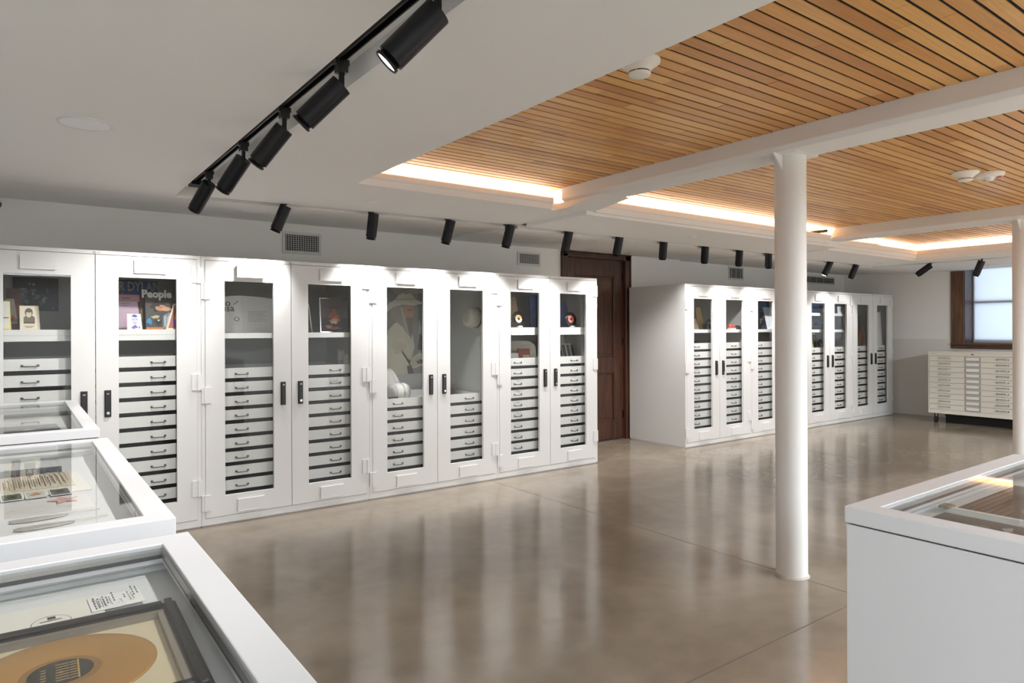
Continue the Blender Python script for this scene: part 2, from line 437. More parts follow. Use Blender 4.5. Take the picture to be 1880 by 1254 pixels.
# ---- steel beams and round columns
def beam(x0, x1, z0, y0, y1):
    b = MB()
    b.prism([(x0, ZW + .02), (x0, z0 + .03), (x0 + .03, z0), (x1 - .03, z0), (x1, z0 + .03), (x1, ZW + .02)], y0, y1, 'XZ')
    # prism in XZ keeps the run along Y
    return structure(b.build('ceiling_beam', STEEL, bevel=.006))
beam(3.86, 4.18, 2.715, YF, 4.52)
beam(8.17, 8.47, 2.70, YF, 4.47)
structure(MB().prism([(4.02, 2.716), (4.62, 2.716), (4.62, 2.661), (4.46, 2.661)], 3.865, 4.20, 'YZ').build('ceiling_beam', STEEL))
def column(x, y, zt):
    r = .097
    b = MB(); b.cyl((x, y, 0), (x, y, zt), r, n=48)
    o = structure(b.build('round_column', STEEL))
    g = MB()
    for sx in (-1, 1):
        g.prism([(x + sx * (r - .01), zt - .10), (x + sx * (r + .10), zt + .002), (x + sx * (r - .01), zt + .002)], y - .006, y + .006, 'XZ')
    g.build('gusset', STEEL, o)
    MB().box(x - .13, x + .13, y - .12, y + .12, zt - .003, zt + .012).build('cap_plate', STEEL, o)
    MB().lathe([(r + .012, 0), (r + .010, .004), (r, .012)], (x, y, 0), n=48).build('base_ring', mat('base_mortar', (186, 178, 168), 0.8, noise=.1, scale=30), o)
    return o
column(4.06, 2.47, 2.715)
column(8.365, 2.49, 2.70)

# ---- panelled timber door with casing
d = structure(MB().box(DX0 + .045, DX1 - .045, YB + .055, YB + .085, .012, DZ - .04).build('door_1', DOORWOOD), 'dark brown panelled timber door between the two cabinet rows')
def dp(name, x0, x1, z0, z1, y0, y1, bev=.004): return MB().box(x0, x1, y0, y1, z0, z1).build(name, DOORWOOD, d, bevel=bev)
a0, a1 = DX0 + .045, DX1 - .045
for x0, x1 in ((a0, a0 + .17), (a1 - .17, a1)): dp('stile', x0, x1, .012, DZ - .04, YB + .03, YB + .055)
for z0, z1 in ((.012, .27), (.98, 1.20), (2.36, DZ - .04)): dp('rail', a0 + .17, a1 - .17, z0, z1, YB + .03, YB + .055)
for z0, z1 in ((.27, .98), (1.20, 2.36)):
    x0, x1 = a0 + .17, a1 - .17
    m = MB()
    for (p, q, r_, t) in ((x0, x1, z0, z0 + .02), (x0, x1, z1 - .02, z1), (x0, x0 + .02, z0 + .02, z1 - .02), (x1 - .02, x1, z0 + .02, z1 - .02)): m.box(p, q, YB + .034, YB + .055, r_, t)
    m.build('panel_molding', DOORWOOD, d, bevel=.006)
    dp('door_panel', x0 + .05, x1 - .05, z0 + .05, z1 - .05, YB + .046, YB + .06, .008)
for z in (.36, 1.42, 2.36):
    m = MB(); m.cyl((a1 + .004, YB + .022, z - .06), (a1 + .004, YB + .022, z + .06), .011, n=12); m.box(a1 - .02, a1 + .028, YB + .024, YB + .03, z - .055, z + .055)
    m.build('hinge', BLACK, d)
cs = MB()
cs.box(5.955, DX0 + .045, YB - .028, YB + .06, 0, DZ + .03).box(DX1 - .045, 7.285, YB - .028, YB + .06, 0, DZ + .03).box(5.955, 7.285, YB - .028, YB + .06, DZ - .04, DZ + .03)
cs.box(5.955, 5.975, YB - .04, YB - .02, 0, DZ + .045).box(7.265, 7.285, YB - .04, YB - .02, 0, DZ + .045).box(5.945, 7.295, YB - .044, YB - .02, DZ + .03, DZ + .045)
structure(cs.build('trim_3', DOORWOOD, bevel=.005))
structure(MB().box(DX0, DX1, YB - .0, YB + .2, 0, .010).build('trim_4', mat('threshold', (60, 50, 44), 0.6)))
structure(MB().box(DX0, DX1, YB + .09, YB + .1, 0, DZ).build('trim_5', DARK))

# ---- window: deep timber reveal, sash and a translucent roller shade
wn = structure(put('window_1', None), 'timber framed window with a drawn white shade above the flat file')
def wp(name, bm, m=WINWOOD, bev=.004): return bm.build(name, m, wn, bevel=bev)
XWD = XR + .38
wp('casing', MB().box(XR - .025, XR + .002, WY1 - .0, WY1 + .205, 1.235, 2.60))
wp('casing', MB().box(XR - .025, XR + .002, WY0 - .205, WY0, 1.235, 2.60))
wp('jamb', MB().box(XR, XWD, WY1 - .012, WY1 + .002, WZ0, WZ1), wood_mat('jamb_wood', (50, 36, 34), (92, 70, 62)))
wp('jamb', MB().box(XR, XWD, WY0 - .002, WY0 + .012, WZ0, WZ1), MATS['jamb_wood'])
wp('sill', MB().box(XR - .06, XWD, WY0 - .2, WY1 + .2, WZ0 - .03, WZ0 + .004), WINWOODY)
wp('apron', MB().box(XR - .03, XR + .002, WY0 - .205, WY1 + .205, 1.235, WZ0 - .03), WINWOODY)
sh = bpy.data.materials.new('roller_shade'); sh.use_nodes = True
nt = sh.node_tree; nt.nodes.clear(); o_ = nt.nodes.new('ShaderNodeOutputMaterial'); tl = nt.nodes.new('ShaderNodeBsdfTranslucent'); tl.inputs[0].default_value = (.86, .89, .93, 1)
df = nt.nodes.new('ShaderNodeBsdfDiffuse'); df.inputs[0].default_value = (.8, .82, .85, 1); mx_ = nt.nodes.new('ShaderNodeMixShader'); mx_.inputs[0].default_value = .3
nt.links.new(tl.outputs[0], mx_.inputs[1]); nt.links.new(df.outputs[0], mx_.inputs[2]); nt.links.new(mx_.outputs[0], o_.inputs[0])
wp('roller_shade', MB().box(XWD - .03, XWD - .028, WY0 + .015, WY1 - .015, WZ0 + .03, WZ1), sh, 0)
wp('hem_bar', MB().box(XWD - .036, XWD - .022, WY0 + .015, WY1 - .015, WZ0 + .012, WZ0 + .034), mat('hem', (214, 216, 220), .4), .002)
wp('sash_rail', MB().box(XWD - .018, XWD + .02, WY0, WY1, 2.03, 2.075), WINWOODY)
wp('sash_frame', MB().box(XWD - .018, XWD + .02, WY0, WY0 + .04, WZ0, WZ1).box(XWD - .018, XWD + .02, WY1 - .04, WY1, WZ0, WZ1).box(XWD - .018, XWD + .02, WY0 + .04, WY1 - .04, WZ0, WZ0 + .06))
for z0, z1 in ((WZ0 + .06, 2.03), (2.075, WZ1)): wp('pane', MB().box(XWD, XWD + .005, WY0 + .04, WY1 - .04, z0, z1), GLASS, 0)

# ------------------------------------------------------------------ glass-door storage cabinets
UW, CYF, CDEP, PITCHD, DB = 1.4675, 5.926, 1.02, .118, .245
CAT_C = 'cabinet'
def frame_panel(b, x0, x1, z0, z1, wx0, wx1, wz0, wz1, y0, y1):
    b.box(x0, wx0, y0, y1, z0, z1).box(wx1, x1, y0, y1, z0, z1).box(wx0, wx1, y0, y1, z0, wz0).box(wx0, wx1, y0, y1, wz1, z1)
WIN = ((.182, .580), (.885, 1.287)); DOORX = ((.032, .7315), (.7365, 1.436))
MESH = {}
def cached(key, fn):
    if key not in MESH: MESH[key] = fn()
    return MESH[key]
def m_carcass():
    b = MB()
    b.box(.001, .03, 0, CDEP, 0.012, 2.21).box(UW - .03, UW - .001, 0, CDEP, .012, 2.21)
    b.box(.03, UW - .03, 0, CDEP, 2.182, 2.21).box(.03, UW - .03, .0, CDEP, .012, .066)
    b.box(.03, UW - .03, .028, .06, 2.14, 2.182)
    b.box(.004, UW - .004, .02, CDEP - .02, 0, .012)
    return b.mesh('carcass', PAINT)
def m_lining():
    b = MB(); b.box(.03, UW - .03, CDEP - .012, CDEP - .002, .066, 2.182)
    b.box(.03, .034, .06, CDEP - .012, .066, 2.182).box(UW - .034, UW - .03, .06, CDEP - .012, .066, 2.182)
    return b.mesh('lining', GREYIN)
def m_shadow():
    return MB().box(.034, UW - .034, .12, .125, .066, DB).mesh('lining', DARK)  # dark sheet below the lowest drawer, its black colour stands in for shade
def m_door(k):
    b = MB(); frame_panel(b, DOORX[k][0], DOORX[k][1], .070, 2.178, WIN[k][0], WIN[k][1], .236, 2.014, -.003, .024)
    return b.mesh('door', PAINT)
def m_glass(k): return MB().box(WIN[k][0] - .008, WIN[k][1] + .008, .0245, .0275, .228, 2.022).mesh('glass_pane', GLASS)
def m_handle(k):
    x = (.660, .812)[k]; b = MB()
    b.box(x - .022, x + .022, -.008, -.003, .954, 1.156); b.box(x - .017, x + .017, -.022, -.008, .962, 1.148)
    return b.mesh('pull_handle', BLK)
def m_lock():
    b = MB(); b.cyl((.812, -.022, .985), (.812, -.026, .985), .011, n=16); return b.mesh('key_lock', CHR2)
def m_badge(k):
    x = (.660, .812)[k]; return MB().box(x - .008, x + .008, -.0235, -.022, 1.125, 1.135).mesh('badge', CHROME)
def m_label(k, z0, z1):
    x0, x1 = ((.278, .495), (.990, 1.207))[k]; b = MB(); b.box(x0, x1, -.017, -.003, z0, z1).box(x0 - .003, x1 + .003, -.019, -.017, z0 - .003, z0 + .003)
    return b.mesh('label_holder', PAINT)
def m_hinge(k):
    b = MB()
    if k == 0: b.box(.0, .022, -.012, 0.0, -.065, .065).box(.028, .070, -.012, -.003, -.065, .065).cyl((.0255, -.010, -.068), (.0255, -.010, .068), .007, n=10)
    else: b.box(UW - .022, UW - .001, -.012, 0, -.065, .065).box(UW - .072, UW - .028, -.012, -.003, -.065, .065).cyl((UW - .0255, -.010, -.068), (UW - .0255, -.010, .068), .007, n=10)
    return b.mesh('hinge', PAINT)
def m_drawer():
    b = MB(); x0, x1, y0, y1 = .05, UW - .05, .075, CDEP - .05
    b.box(x0, x1, y0, y0 + .012, 0, .085)
    b.box(x0, x0 + .006, y0 + .012, y1, 0, .062).box(x1 - .006, x1, y0 + .012, y1, 0, .062).box(x0, x1, y1 - .006, y1, 0, .075).box(x0, x1, y0 + .012, y1 - .006, 0, .004)
    return b.mesh('drawer', TRAY)
def m_dhandle():
    b = MB(); b.tube([(-.048, .003, 0), (-.046, -.010, -.002), (-.036, -.024, -.006), (.036, -.024, -.006), (.046, -.010, -.002), (.048, .003, 0)], .0045, 6)
    b.box(-.056, -.040, -.003, .001, -.008, .008).box(.040, .056, -.003, .001, -.008, .008)
    return b.mesh('drawer_handle', mat('handle_steel', (112, 110, 106), .35, .8))
def m_gap_shade(): # dark strip behind each gap, shade put into its colour
    return MB().box(.05, UW - .05, .095, .10, .0, .03).mesh('gap_shade', DARK)
def m_shelf(hh):
    b = MB(); b.box(.036, UW - .036, .08, CDEP - .02, -.018, 0).box(.036, UW - .036, .08, .09, -hh, -.018)
    return b.mesh('shelf', TRAY)
def cabinet(x, nd, shelves, label):
    t = thing('storage_cabinet', (x, CYF, 0), label, CAT_C, 'white glass-door cabinets along the back wall')
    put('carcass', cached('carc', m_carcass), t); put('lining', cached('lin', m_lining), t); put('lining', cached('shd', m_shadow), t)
    for k in (0, 1):
        d = put('door', cached(('door', k), lambda: m_door(k)), t)
        put('glass_pane', cached(('gl', k), lambda: m_glass(k)), d)
        h = put('pull_handle', cached(('ph', k), lambda: m_handle(k)), d)
        put('label_holder', cached(('l1', k), lambda: m_label(k, 2.052, 2.150)), d)
        put('label_holder', cached(('l2', k), lambda: m_label(k, .092, .192)), d)
        for z in ((1.925, 1.075, .193), (2.055, 1.185, .325))[k]: put('hinge', cached(('hg', k), lambda: m_hinge(k)), d, (0, 0, z))
        put('badge', cached(('bd', k), lambda: m_badge(k)), d)
        if k: put('key_lock', cached('lock', m_lock), d)
    pl = MB(); pl.box(.722, .736, -.002, 0, 2.187, 2.201); pl.m = 1; pl.box(.725, .733, -.0025, -.001, 2.190, 2.198)
    pl.m = 2; pl.box(.740, .768, -.001, 0, 2.190, 2.198)
    pl.build('nameplate', [BLK, PAPER, mat('plate_grey', (190, 188, 186), .4)], t)
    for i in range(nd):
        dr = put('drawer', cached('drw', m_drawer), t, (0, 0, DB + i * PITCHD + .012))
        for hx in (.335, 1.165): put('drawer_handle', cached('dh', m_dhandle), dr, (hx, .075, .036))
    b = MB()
    for i in range(nd): b.box(.05, UW - .05, .13, .135, DB + i * PITCHD - .05, DB + i * PITCHD + .012)  # dark strips that paint the shade seen between the drawer fronts
    b.build('gap_shade', DARK, t)
    for z, hh in shelves: put('shelf', cached(('sh', hh), lambda: m_shelf(hh)), t, (0, 0, z))
    return t
R1 = [-.26, 1.2075, 2.675, 4.1425]; R2 = [7.22, 8.6875, 10.155, 11.6225]
cabinet(R1[0], 10, [(1.615, .042), (1.572, .042)], 'white ten-drawer cabinet behind the small display case at the near end of the row')
cabinet(R1[1], 9, [(1.582, .045)], 'white nine-drawer cabinet holding a white open folder and a framed fire picture')
cabinet(R1[2], 6, [], 'white six-drawer cabinet with the print of a seated figure and a hanging hat')
cabinet(R1[3], 9, [(1.626, .042), (1.583, .042)], 'white nine-drawer cabinet with two small records, next to the brown door')
cabinet(R2[0], 10, [(1.592, .045)], 'white ten-drawer cabinet with its grey end panel showing, right of the brown door')
cabinet(R2[1], 10, [(1.592, .045)], 'white ten-drawer cabinet half hidden behind the round column')
cabinet(R2[2], 9, [(1.856, .045), (1.582, .045)], 'white nine-drawer cabinet with two shelves, just right of the round column')
cabinet(R2[3], 9, [], 'white nine-drawer cabinet with a tan garment, last before the window wall')

# ------------------------------------------------------------------ track lighting
def track(name, p0, p1, label):
    p0, p1 = Vector(p0), Vector(p1); d = (p1 - p0); L = d.length
    b = MB(); b.box(0, L, -.018, .018, 0, .008).box(0, L, -.018, -.012, -.028, 0).box(0, L, .012, .018, -.028, 0)
    o = b.build(name, BLACK, None, p0); o.rotation_euler = (0, 0, math.atan2(d.y, d.x))
    tag(o, label, 'track', 'black lighting tracks in the ceiling slots')
    MB().box(-.02, .10, -.035, .035, -.05, .006).build('feed_box', BLACK, o)
    return o
yc1 = lambda x: nl1(x) + SW / 2
track('lighting_track', (1.085, 5.55, 2.745), (1.085, -1.6, 2.745), 'long black lighting track in the ceiling slot above the display cases')
track('lighting_track', (1.25, yc1(1.25), 2.745), (4.05, yc1(4.05), 2.745), 'black lighting track recessed above the first row of cabinets')
track('lighting_track', (4.15, N2 + SW / 2, 2.71), (8.40, N2 + SW / 2, 2.71), 'black lighting track recessed in front of the brown door')
track('lighting_track', (8.46, N3 + SW / 2, 2.70), (11.40, N3 + SW / 2, 2.70), 'black lighting track recessed above the far end of the cabinets')
track('lighting_track', (XT3 + .075, 5.25, 2.70), (XT3 + .075, 1.0, 2.70), 'black lighting track recessed in front of the window wall')

def spotlight(A, B, zt, label, group, power, size=62, tx=None, ty=None, blend=.55):
    """A: back end of the can, B: its front end."""
    A, B = Vector(A), Vector(B); d = (B - A).normalized()
    px, py = (tx if tx is not None else A.x), (ty if ty is not None else A.y)
    t = thing('track_spotlight', (px, py, zt), label, 'spotlight', group)
    off = Vector((px, py, zt)); a, e = A - off, B - off
    L = (e - a).length; R = .047
    b = MB(); b.cyl(a, e - d * .022, R, n=32); b.build('can', BLACK, t, bevel=.0025)
    rb = MB()
    rb.lathe([(R * .80, L - .024), (R * .80, L - .010), (R * .92, L - .010), (R * .92, L), (R * .80, L), (R * .76, L - .004)], a, d, 32); rb.build('bezel', BLACK, t)
    ln = MB(); ln.cyl(e - d * .0075, e - d * .005, R * .775, n=32); ln.build('lens', LENS, t)
    # bracket: stem from the adapter down to the rear of the can
    j = a + d * .035
    side = d.cross(Vector((0, 0, 1))); side = side.normalized() if side.length > .05 else Vector((1, 0, 0))
    br = MB(); br.box(-.009, .009, -.009, .009, min(-.055, j.z), -.02); 
    br.tube([Vector((0, 0, -.05)), side * .02 + Vector((j.x * .5, j.y * .5, (j.z - .05) * .5)), j], .006, 8); br.build('bracket', BLACK, t)
    ad = MB(); ad.box(-.022, .022, -.022, .022, -.062, -.012); ad.box(-.03, .03, -.016, .016, -.03, -.006); ad.build('adapter', BLK, t, bevel=.002)
    l = bpy.data.lights.new('spot_beam', 'SPOT'); l.energy = power; l.spot_size = math.radians(size); l.spot_blend = blend; l.shadow_soft_size = .03; l.color = WARM
    o = bpy.data.objects.new('spot_beam', l); o.parent = t; o.location = e + d * .01
    o.rotation_euler = d.to_track_quat('-Z', 'Y').to_euler(); COL.objects.link(o)
    return t
G1 = 'spotlights along the slot above the display cases'
F = [((1.085, 1.10, 2.615), (-.125, .080, -.150), 'spotlight out of view near the photographer'),
     ((1.085, 1.872, 2.615), (-.125, .080, -.150), 'largest black spotlight, its lit lens facing the room, nearest on the slot'),
     ((1.085, 2.664, 2.615), (-.125, .082, -.146), 'black spotlight second from the near end of the diagonal track'),
     ((1.085, 3.404, 2.615), (-.10, .095, -.158), 'black spotlight third along the diagonal track, middle of the five'),
     ((1.085, 4.162, 2.618), (-.085, .12, -.17), 'black spotlight fourth along the diagonal track, just touching the fifth'),
     ((1.085, 5.047, 2.630), (-.065, .137, -.165), 'black spotlight last on the diagonal track, beside the black feed box')]
for A, dd, lab in F:
    A = Vector(A); dd = Vector(dd).normalized() * .235
    spotlight(A, A + dd, 2.725, lab, G1, P_FRONT, 96, blend=1.0)
G2 = 'spotlights in the slot in front of the cabinets'
BK = [((525, 378), (505, 425), 'black spotlight above the nine-drawer cabinet with the white folder, left of the first vent'),
      ((686, 392), (681, 438), 'black spotlight just right of the first wall vent, hanging nearly straight'),
      ((828, 404), (818, 445), 'black spotlight above the cabinet with the seated figure print'),
      ((938, 413), (928, 454), 'black spotlight just left of the second wall vent, before the ceiling step'),
      ((1045, 424), (1037, 462), 'black spotlight over the left corner of the brown door'),
      ((1138, 433), (1131, 470), 'black spotlight over the right corner of the brown door'),
      ((1219, 441), (1216, 476), 'black spotlight above the grey end panel of the second cabinet row'),
      ((1295, 450), (1293, 484), 'black spotlight left of the third wall vent'),
      ((1358, 457), (1356, 487), 'black spotlight directly above the third wall vent'),
      ((1411, 463), (1411, 493), 'black spotlight close to the left edge of the round column'),
      ((1525, 480), (1513, 505), 'tilted black spotlight above the wide wall vent, right of the column'),
      ((1572, 486), (1562, 510), 'tilted black spotlight above the last cabinet of the far row')]
for i, (pa, pb, lab) in enumerate(BK):
    if i < 4: ys = (5.76, 5.70, 5.63, 5.56)[i] - .07; zt = 2.725
    elif i < 10: ys = N2 + .075; zt = 2.69
    else: ys = N3 + .075; zt = 2.68
    xa, za = at(*pa, ys); xb, zb = at(*pb, ys + .07)
    A = Vector((xa, ys, za)); B = Vector((xb, ys + .07, zb)); B = A + (B - A).normalized() * .235
    spotlight(A, B, zt, lab, G2, P_SPOT, 100, blend=1.0, ty=(yc1(xa) if i < 4 else ys))
G3 = 'spotlights in the slot before the window wall'
for A, dd, lab in (((XT3 + .075, 4.607, 2.575), (-.03, .185, -.14), 'black spotlight tilted almost level, left of the window'),
                   ((XT3 + .075, 3.918, 2.585), (0, .078, -.2), 'black spotlight hanging before the white window shade')):
    A = Vector(A); spotlight(A, A + Vector(dd).normalized() * .235, 2.675, lab, G3, P_SPOT * .6, 60)

# ------------------------------------------------------------------ ceiling fittings
sp = thing('ceiling_speaker', (.285, 4.06, ZC1), 'flush round white speaker grille in the plain ceiling', 'speaker')
MB().lathe([(.125, 0), (.125, -.003), (.120, -.005), (.112, -.004)], n=48).build('rim', mat('grille_rim', (230, 230, 231), .6), sp)
g = MB(); g.smooth = True; g.lathe([(.112, -.0035), (.06, -.0045), (.0, -.005)], n=48)
g.build('grille', mat('speaker_mesh', (250, 250, 252), .7, bump=.15, scale=900), sp)
for x, y, z, lab in ((2.36, 5.18, ZC1, 'small round ceiling cap over the second cabinet'), (1.72, 6.25, 2.678, 'round ceiling plate near the wall left of the first vent'),
                     (6.05, 4.86, ZC2, 'small round ceiling cap near the two tilted spotlights and column'), (4.98, 6.15, 2.652, 'round ceiling plate by the ceiling step'),
                     (10.75, 5.02, ZC3, 'small round ceiling cap beyond the second beam'), (12.6, 4.15, ZC3, 'round ceiling plate above the window shade')):
    r = .05 if 'cap' in lab else .11
    o = MB().lathe([(r, .0), (r, -.006), (r * .9, -.009), (r * .3, -.009), (0.0, -.009)], n=36).build('cover_plate', CEIL, None, (x, y, z))
    tag(o, lab, 'cover plate')
DET = mat('detector_white', (236, 231, 224), .45)
def detector(x, y, lab):
    t = thing('smoke_detector', (x, y, ZW), lab, 'smoke detector')
    t.scale = (1, 1, .8)
    b = MB(); b.lathe([(.096, .0), (.096, -.012), (.090, -.020), (.070, -.036), (.056, -.052), (.052, -.066)], n=40); b.build('base', DET, t)
    MB().lathe([(.050, -.066), (.050, -.072)], n=40).build('vent_gap', BLK, t)
    b = MB(); b.lathe([(.052, -.072), (.049, -.084), (.042, -.089), (0, -.090)], n=40); b.build('cap', DET, t)
    for k in range(4):
        a_ = k * PI / 2 + .4; MB().box(.046 * math.cos(a_) - .004, .046 * math.cos(a_) + .004, .046 * math.sin(a_) - .004, .046 * math.sin(a_) + .004, -.075, -.062).build('rib', DET, t)
    return t
detector(2.325, 2.165, 'white smoke detector half hidden by the ceiling edge')
detector(6.10, 2.20, 'white smoke detector beside the strobe that reads FIRE')
t = thing('fire_strobe', (6.30, 2.10, ZW), 'white ceiling strobe reading FIRE in red', 'strobe')
MB().lathe([(.102, 0), (.102, -.014), (.096, -.028), (.085, -.034), (0, -.034)], n=40).build('housing', DET, t)
b = MB(); b.smooth = True; b.lathe([(.030, -.030), (.030, -.052), (.022, -.062), (0, -.066)], n=24); b.build('strobe_lens', mat('strobe_clear', (232, 232, 236), .12), t)
RED = mat('red_print', (196, 40, 36), .5)
for k in (0,):
    text('lettering', 'FIRE', .046, RED, t, (.030, -.052, -.0352), (PI, 0, math.radians(28)), bold=.001)

# security camera at the left end
t = thing('security_camera', (-.16, 6.9, 2.704), 'small white security camera at the far left by the ceiling', 'camera')
MB().lathe([(.05, 0), (.05, -.018), (.03, -.03)], n=24).build('mount', DET, t)
b = MB(); b.cyl((-.05, -.02, -.06), (.05, -.06, -.075), .028, n=20); b.build('housing', DET, t, bevel=.004)
b = MB(); b.cyl((.05, -.06, -.075), (.056, -.0624, -.0759), .02, n=20); b.build('lens', BLK, t)

# wall vents: frame, dark throat, horizontal and vertical blades
def vent(x0, x1, z0, z1, nh, nv, lab):
    t = thing('wall_vent', ((x0 + x1) / 2, YB, (z0 + z1) / 2), lab, 'vent')
    w_, h_ = (x1 - x0) / 2, (z1 - z0) / 2; f = .028
    b = MB()
    frame_panel(b, -w_, w_, -h_, h_, -w_ + f, w_ - f, -h_ + f, h_ - f, -.014, 0)
    b.build('frame', PAINT, t, bevel=.003)
    MB().box(-w_ + f, w_ - f, -.001, 0, -h_ + f, h_ - f).build('throat', DARK, t)
    bl = MB().box(-w_ + f, w_ - f, -.011, -.009, -.0020, .0020).mesh('blade', PAINT)
    for i in range(nh): put('blade', bl, t, (0, 0, -h_ + f + (2 * h_ - 2 * f) * (i + .5) / nh), (.5, 0, 0))
    if nv:
        vb = MB().box(-.0022, .0022, -.008, -.002, -h_ + f, h_ - f).mesh('vertical_blade', PAINT)
        for i in range(nv): put('vertical_blade', vb, t, (-w_ + f + (2 * w_ - 2 * f) * (i + .5) / nv, 0, 0))
vent(2.205, 2.615, 2.40, 2.625, 8, 14, 'white wall vent above the second cabinet, leftmost vent')
vent(5.22, 5.60, 2.435, 2.615, 8, 12, 'white wall vent just left of the brown door')
vent(9.64, 10.06, 2.43, 2.655, 8, 3, 'white square vent above the second cabinet of the far row')
vent(11.99, 13.04, 2.45, 2.61, 6, 4, 'long white vent right of the round column')

# ------------------------------------------------------------------ flat file
FX, FY0, FY1 = 12.50, 3.755, 5.08
FF = mat('file_cream', (222, 217, 206), .42)
t = thing('flat_file', (FX, (FY0 + FY1) / 2, 0), 'cream ten-drawer flat file on casters under the window', 'cabinet')
w_ = (FY1 - FY0) / 2
b = MB(); b.box(0, .86, -w_, -w_ + .02, .165, 1.195).box(0, .86, w_ - .02, w_, .165, 1.195).box(.84, .86, -w_ + .02, w_ - .02, .165, 1.195).box(0, .84, -w_ + .02, w_ - .02, .165, .232).box(.0, .84, -w_ + .02, w_ - .02, 1.135, 1.195)
b.build('carcass', FF, t, bevel=.003)
MB().box(-.012, .87, -w_ - .008, w_ + .008, 1.195, 1.209).build('top_panel', FF, t, bevel=.003)
MB().box(.02, .03, -w_ + .02, w_ - .02, .232, 1.135).build('back_plate', DARK, t)
MB().box(-.004, 0, -.02, .02, 1.158, 1.172).build('nameplate', BLK, t)
MB().box(-.003, 0, w_ - .13, w_ - .03, 1.167, 1.173).build('nameplate', CHROME, t)
dm = MB().box(0.0, .018, -w_ + .024, w_ - .024, 0.002, .0875).mesh('drawer', FF)
hb = MB(); hb.tube([(0, -.075, 0), (-.028, -.07, .004), (-.032, -.05, .006), (-.032, .05, .006), (-.028, .07, .004), (0, .075, 0)], .006, 8)
hb.box(-.004, 0, -.088, -.066, -.012, .012).box(-.004, 0, .066, .088, -.012, .012)
hm = hb.mesh('drawer_handle', CHR2)
lb = MB(); frame_panel(lb, -.11, .11, -.033, .033, -.098, .098, -.024, .026, 0, .004)
lbm = MB()
for v in lb.v: pass
lbm.v = [(-.004 + v[1] * 0 - v[1], v[0], v[2]) for v in lb.v]; lbm.f = lb.f; lbm.mi = lb.mi; lbm.sm = lb.sm
lm = lbm.mesh('label_frame', CHROME); cardm = MB().box(-.002, 0, -.098, .098, -.024, .026).mesh('label_card', PAPER)
for i in range(10):
    d = put('drawer', dm, t, (-.004, 0, .232 + i * .0903))
    for y in (.415, -.415): put('drawer_handle', hm, d, (0, y, .05))
    put('label_frame', lm, d, (0, -.005, .045)); put('label_card', cardm, d, (0, -.005, .045))
for sx, sy in ((.09, 1), (.09, -1), (.77, 1), (.77, -1)):
    y = sy * (w_ - .09)
    c = MB().box(sx - .035, sx + .035, y - .03, y + .03, .158, .165).box(sx - .03, sx + .01, y - .026, y - .021, .045, .158).box(sx - .03, sx + .01, y + .021, y + .026, .045, .158).build('caster', CHR2, t)
    wb = MB(); wb.cyl((sx - .012, y - .017, .055), (sx - .012, y + .017, .055), .055, n=24); wb.build('wheel', RUBBER, c, bevel=.006)
    wb = MB(); wb.cyl((sx - .012, y - .028, .055), (sx - .012, y + .028, .055), .012, n=12); wb.build('axle', CHR2, c)

o = MB().box(12.72, 13.12, 3.93, 4.90, 0, .125).build('storage_crate', mat('crate_black', (14, 14, 15), .6), None, bevel=.006)
tag(o, 'low black crate on the floor under the flat file', 'crate')
MB().box(12.712, 13.128, 3.922, 4.908, .108, .132).build('crate_lid', MATS['crate_black'], o, bevel=.004)

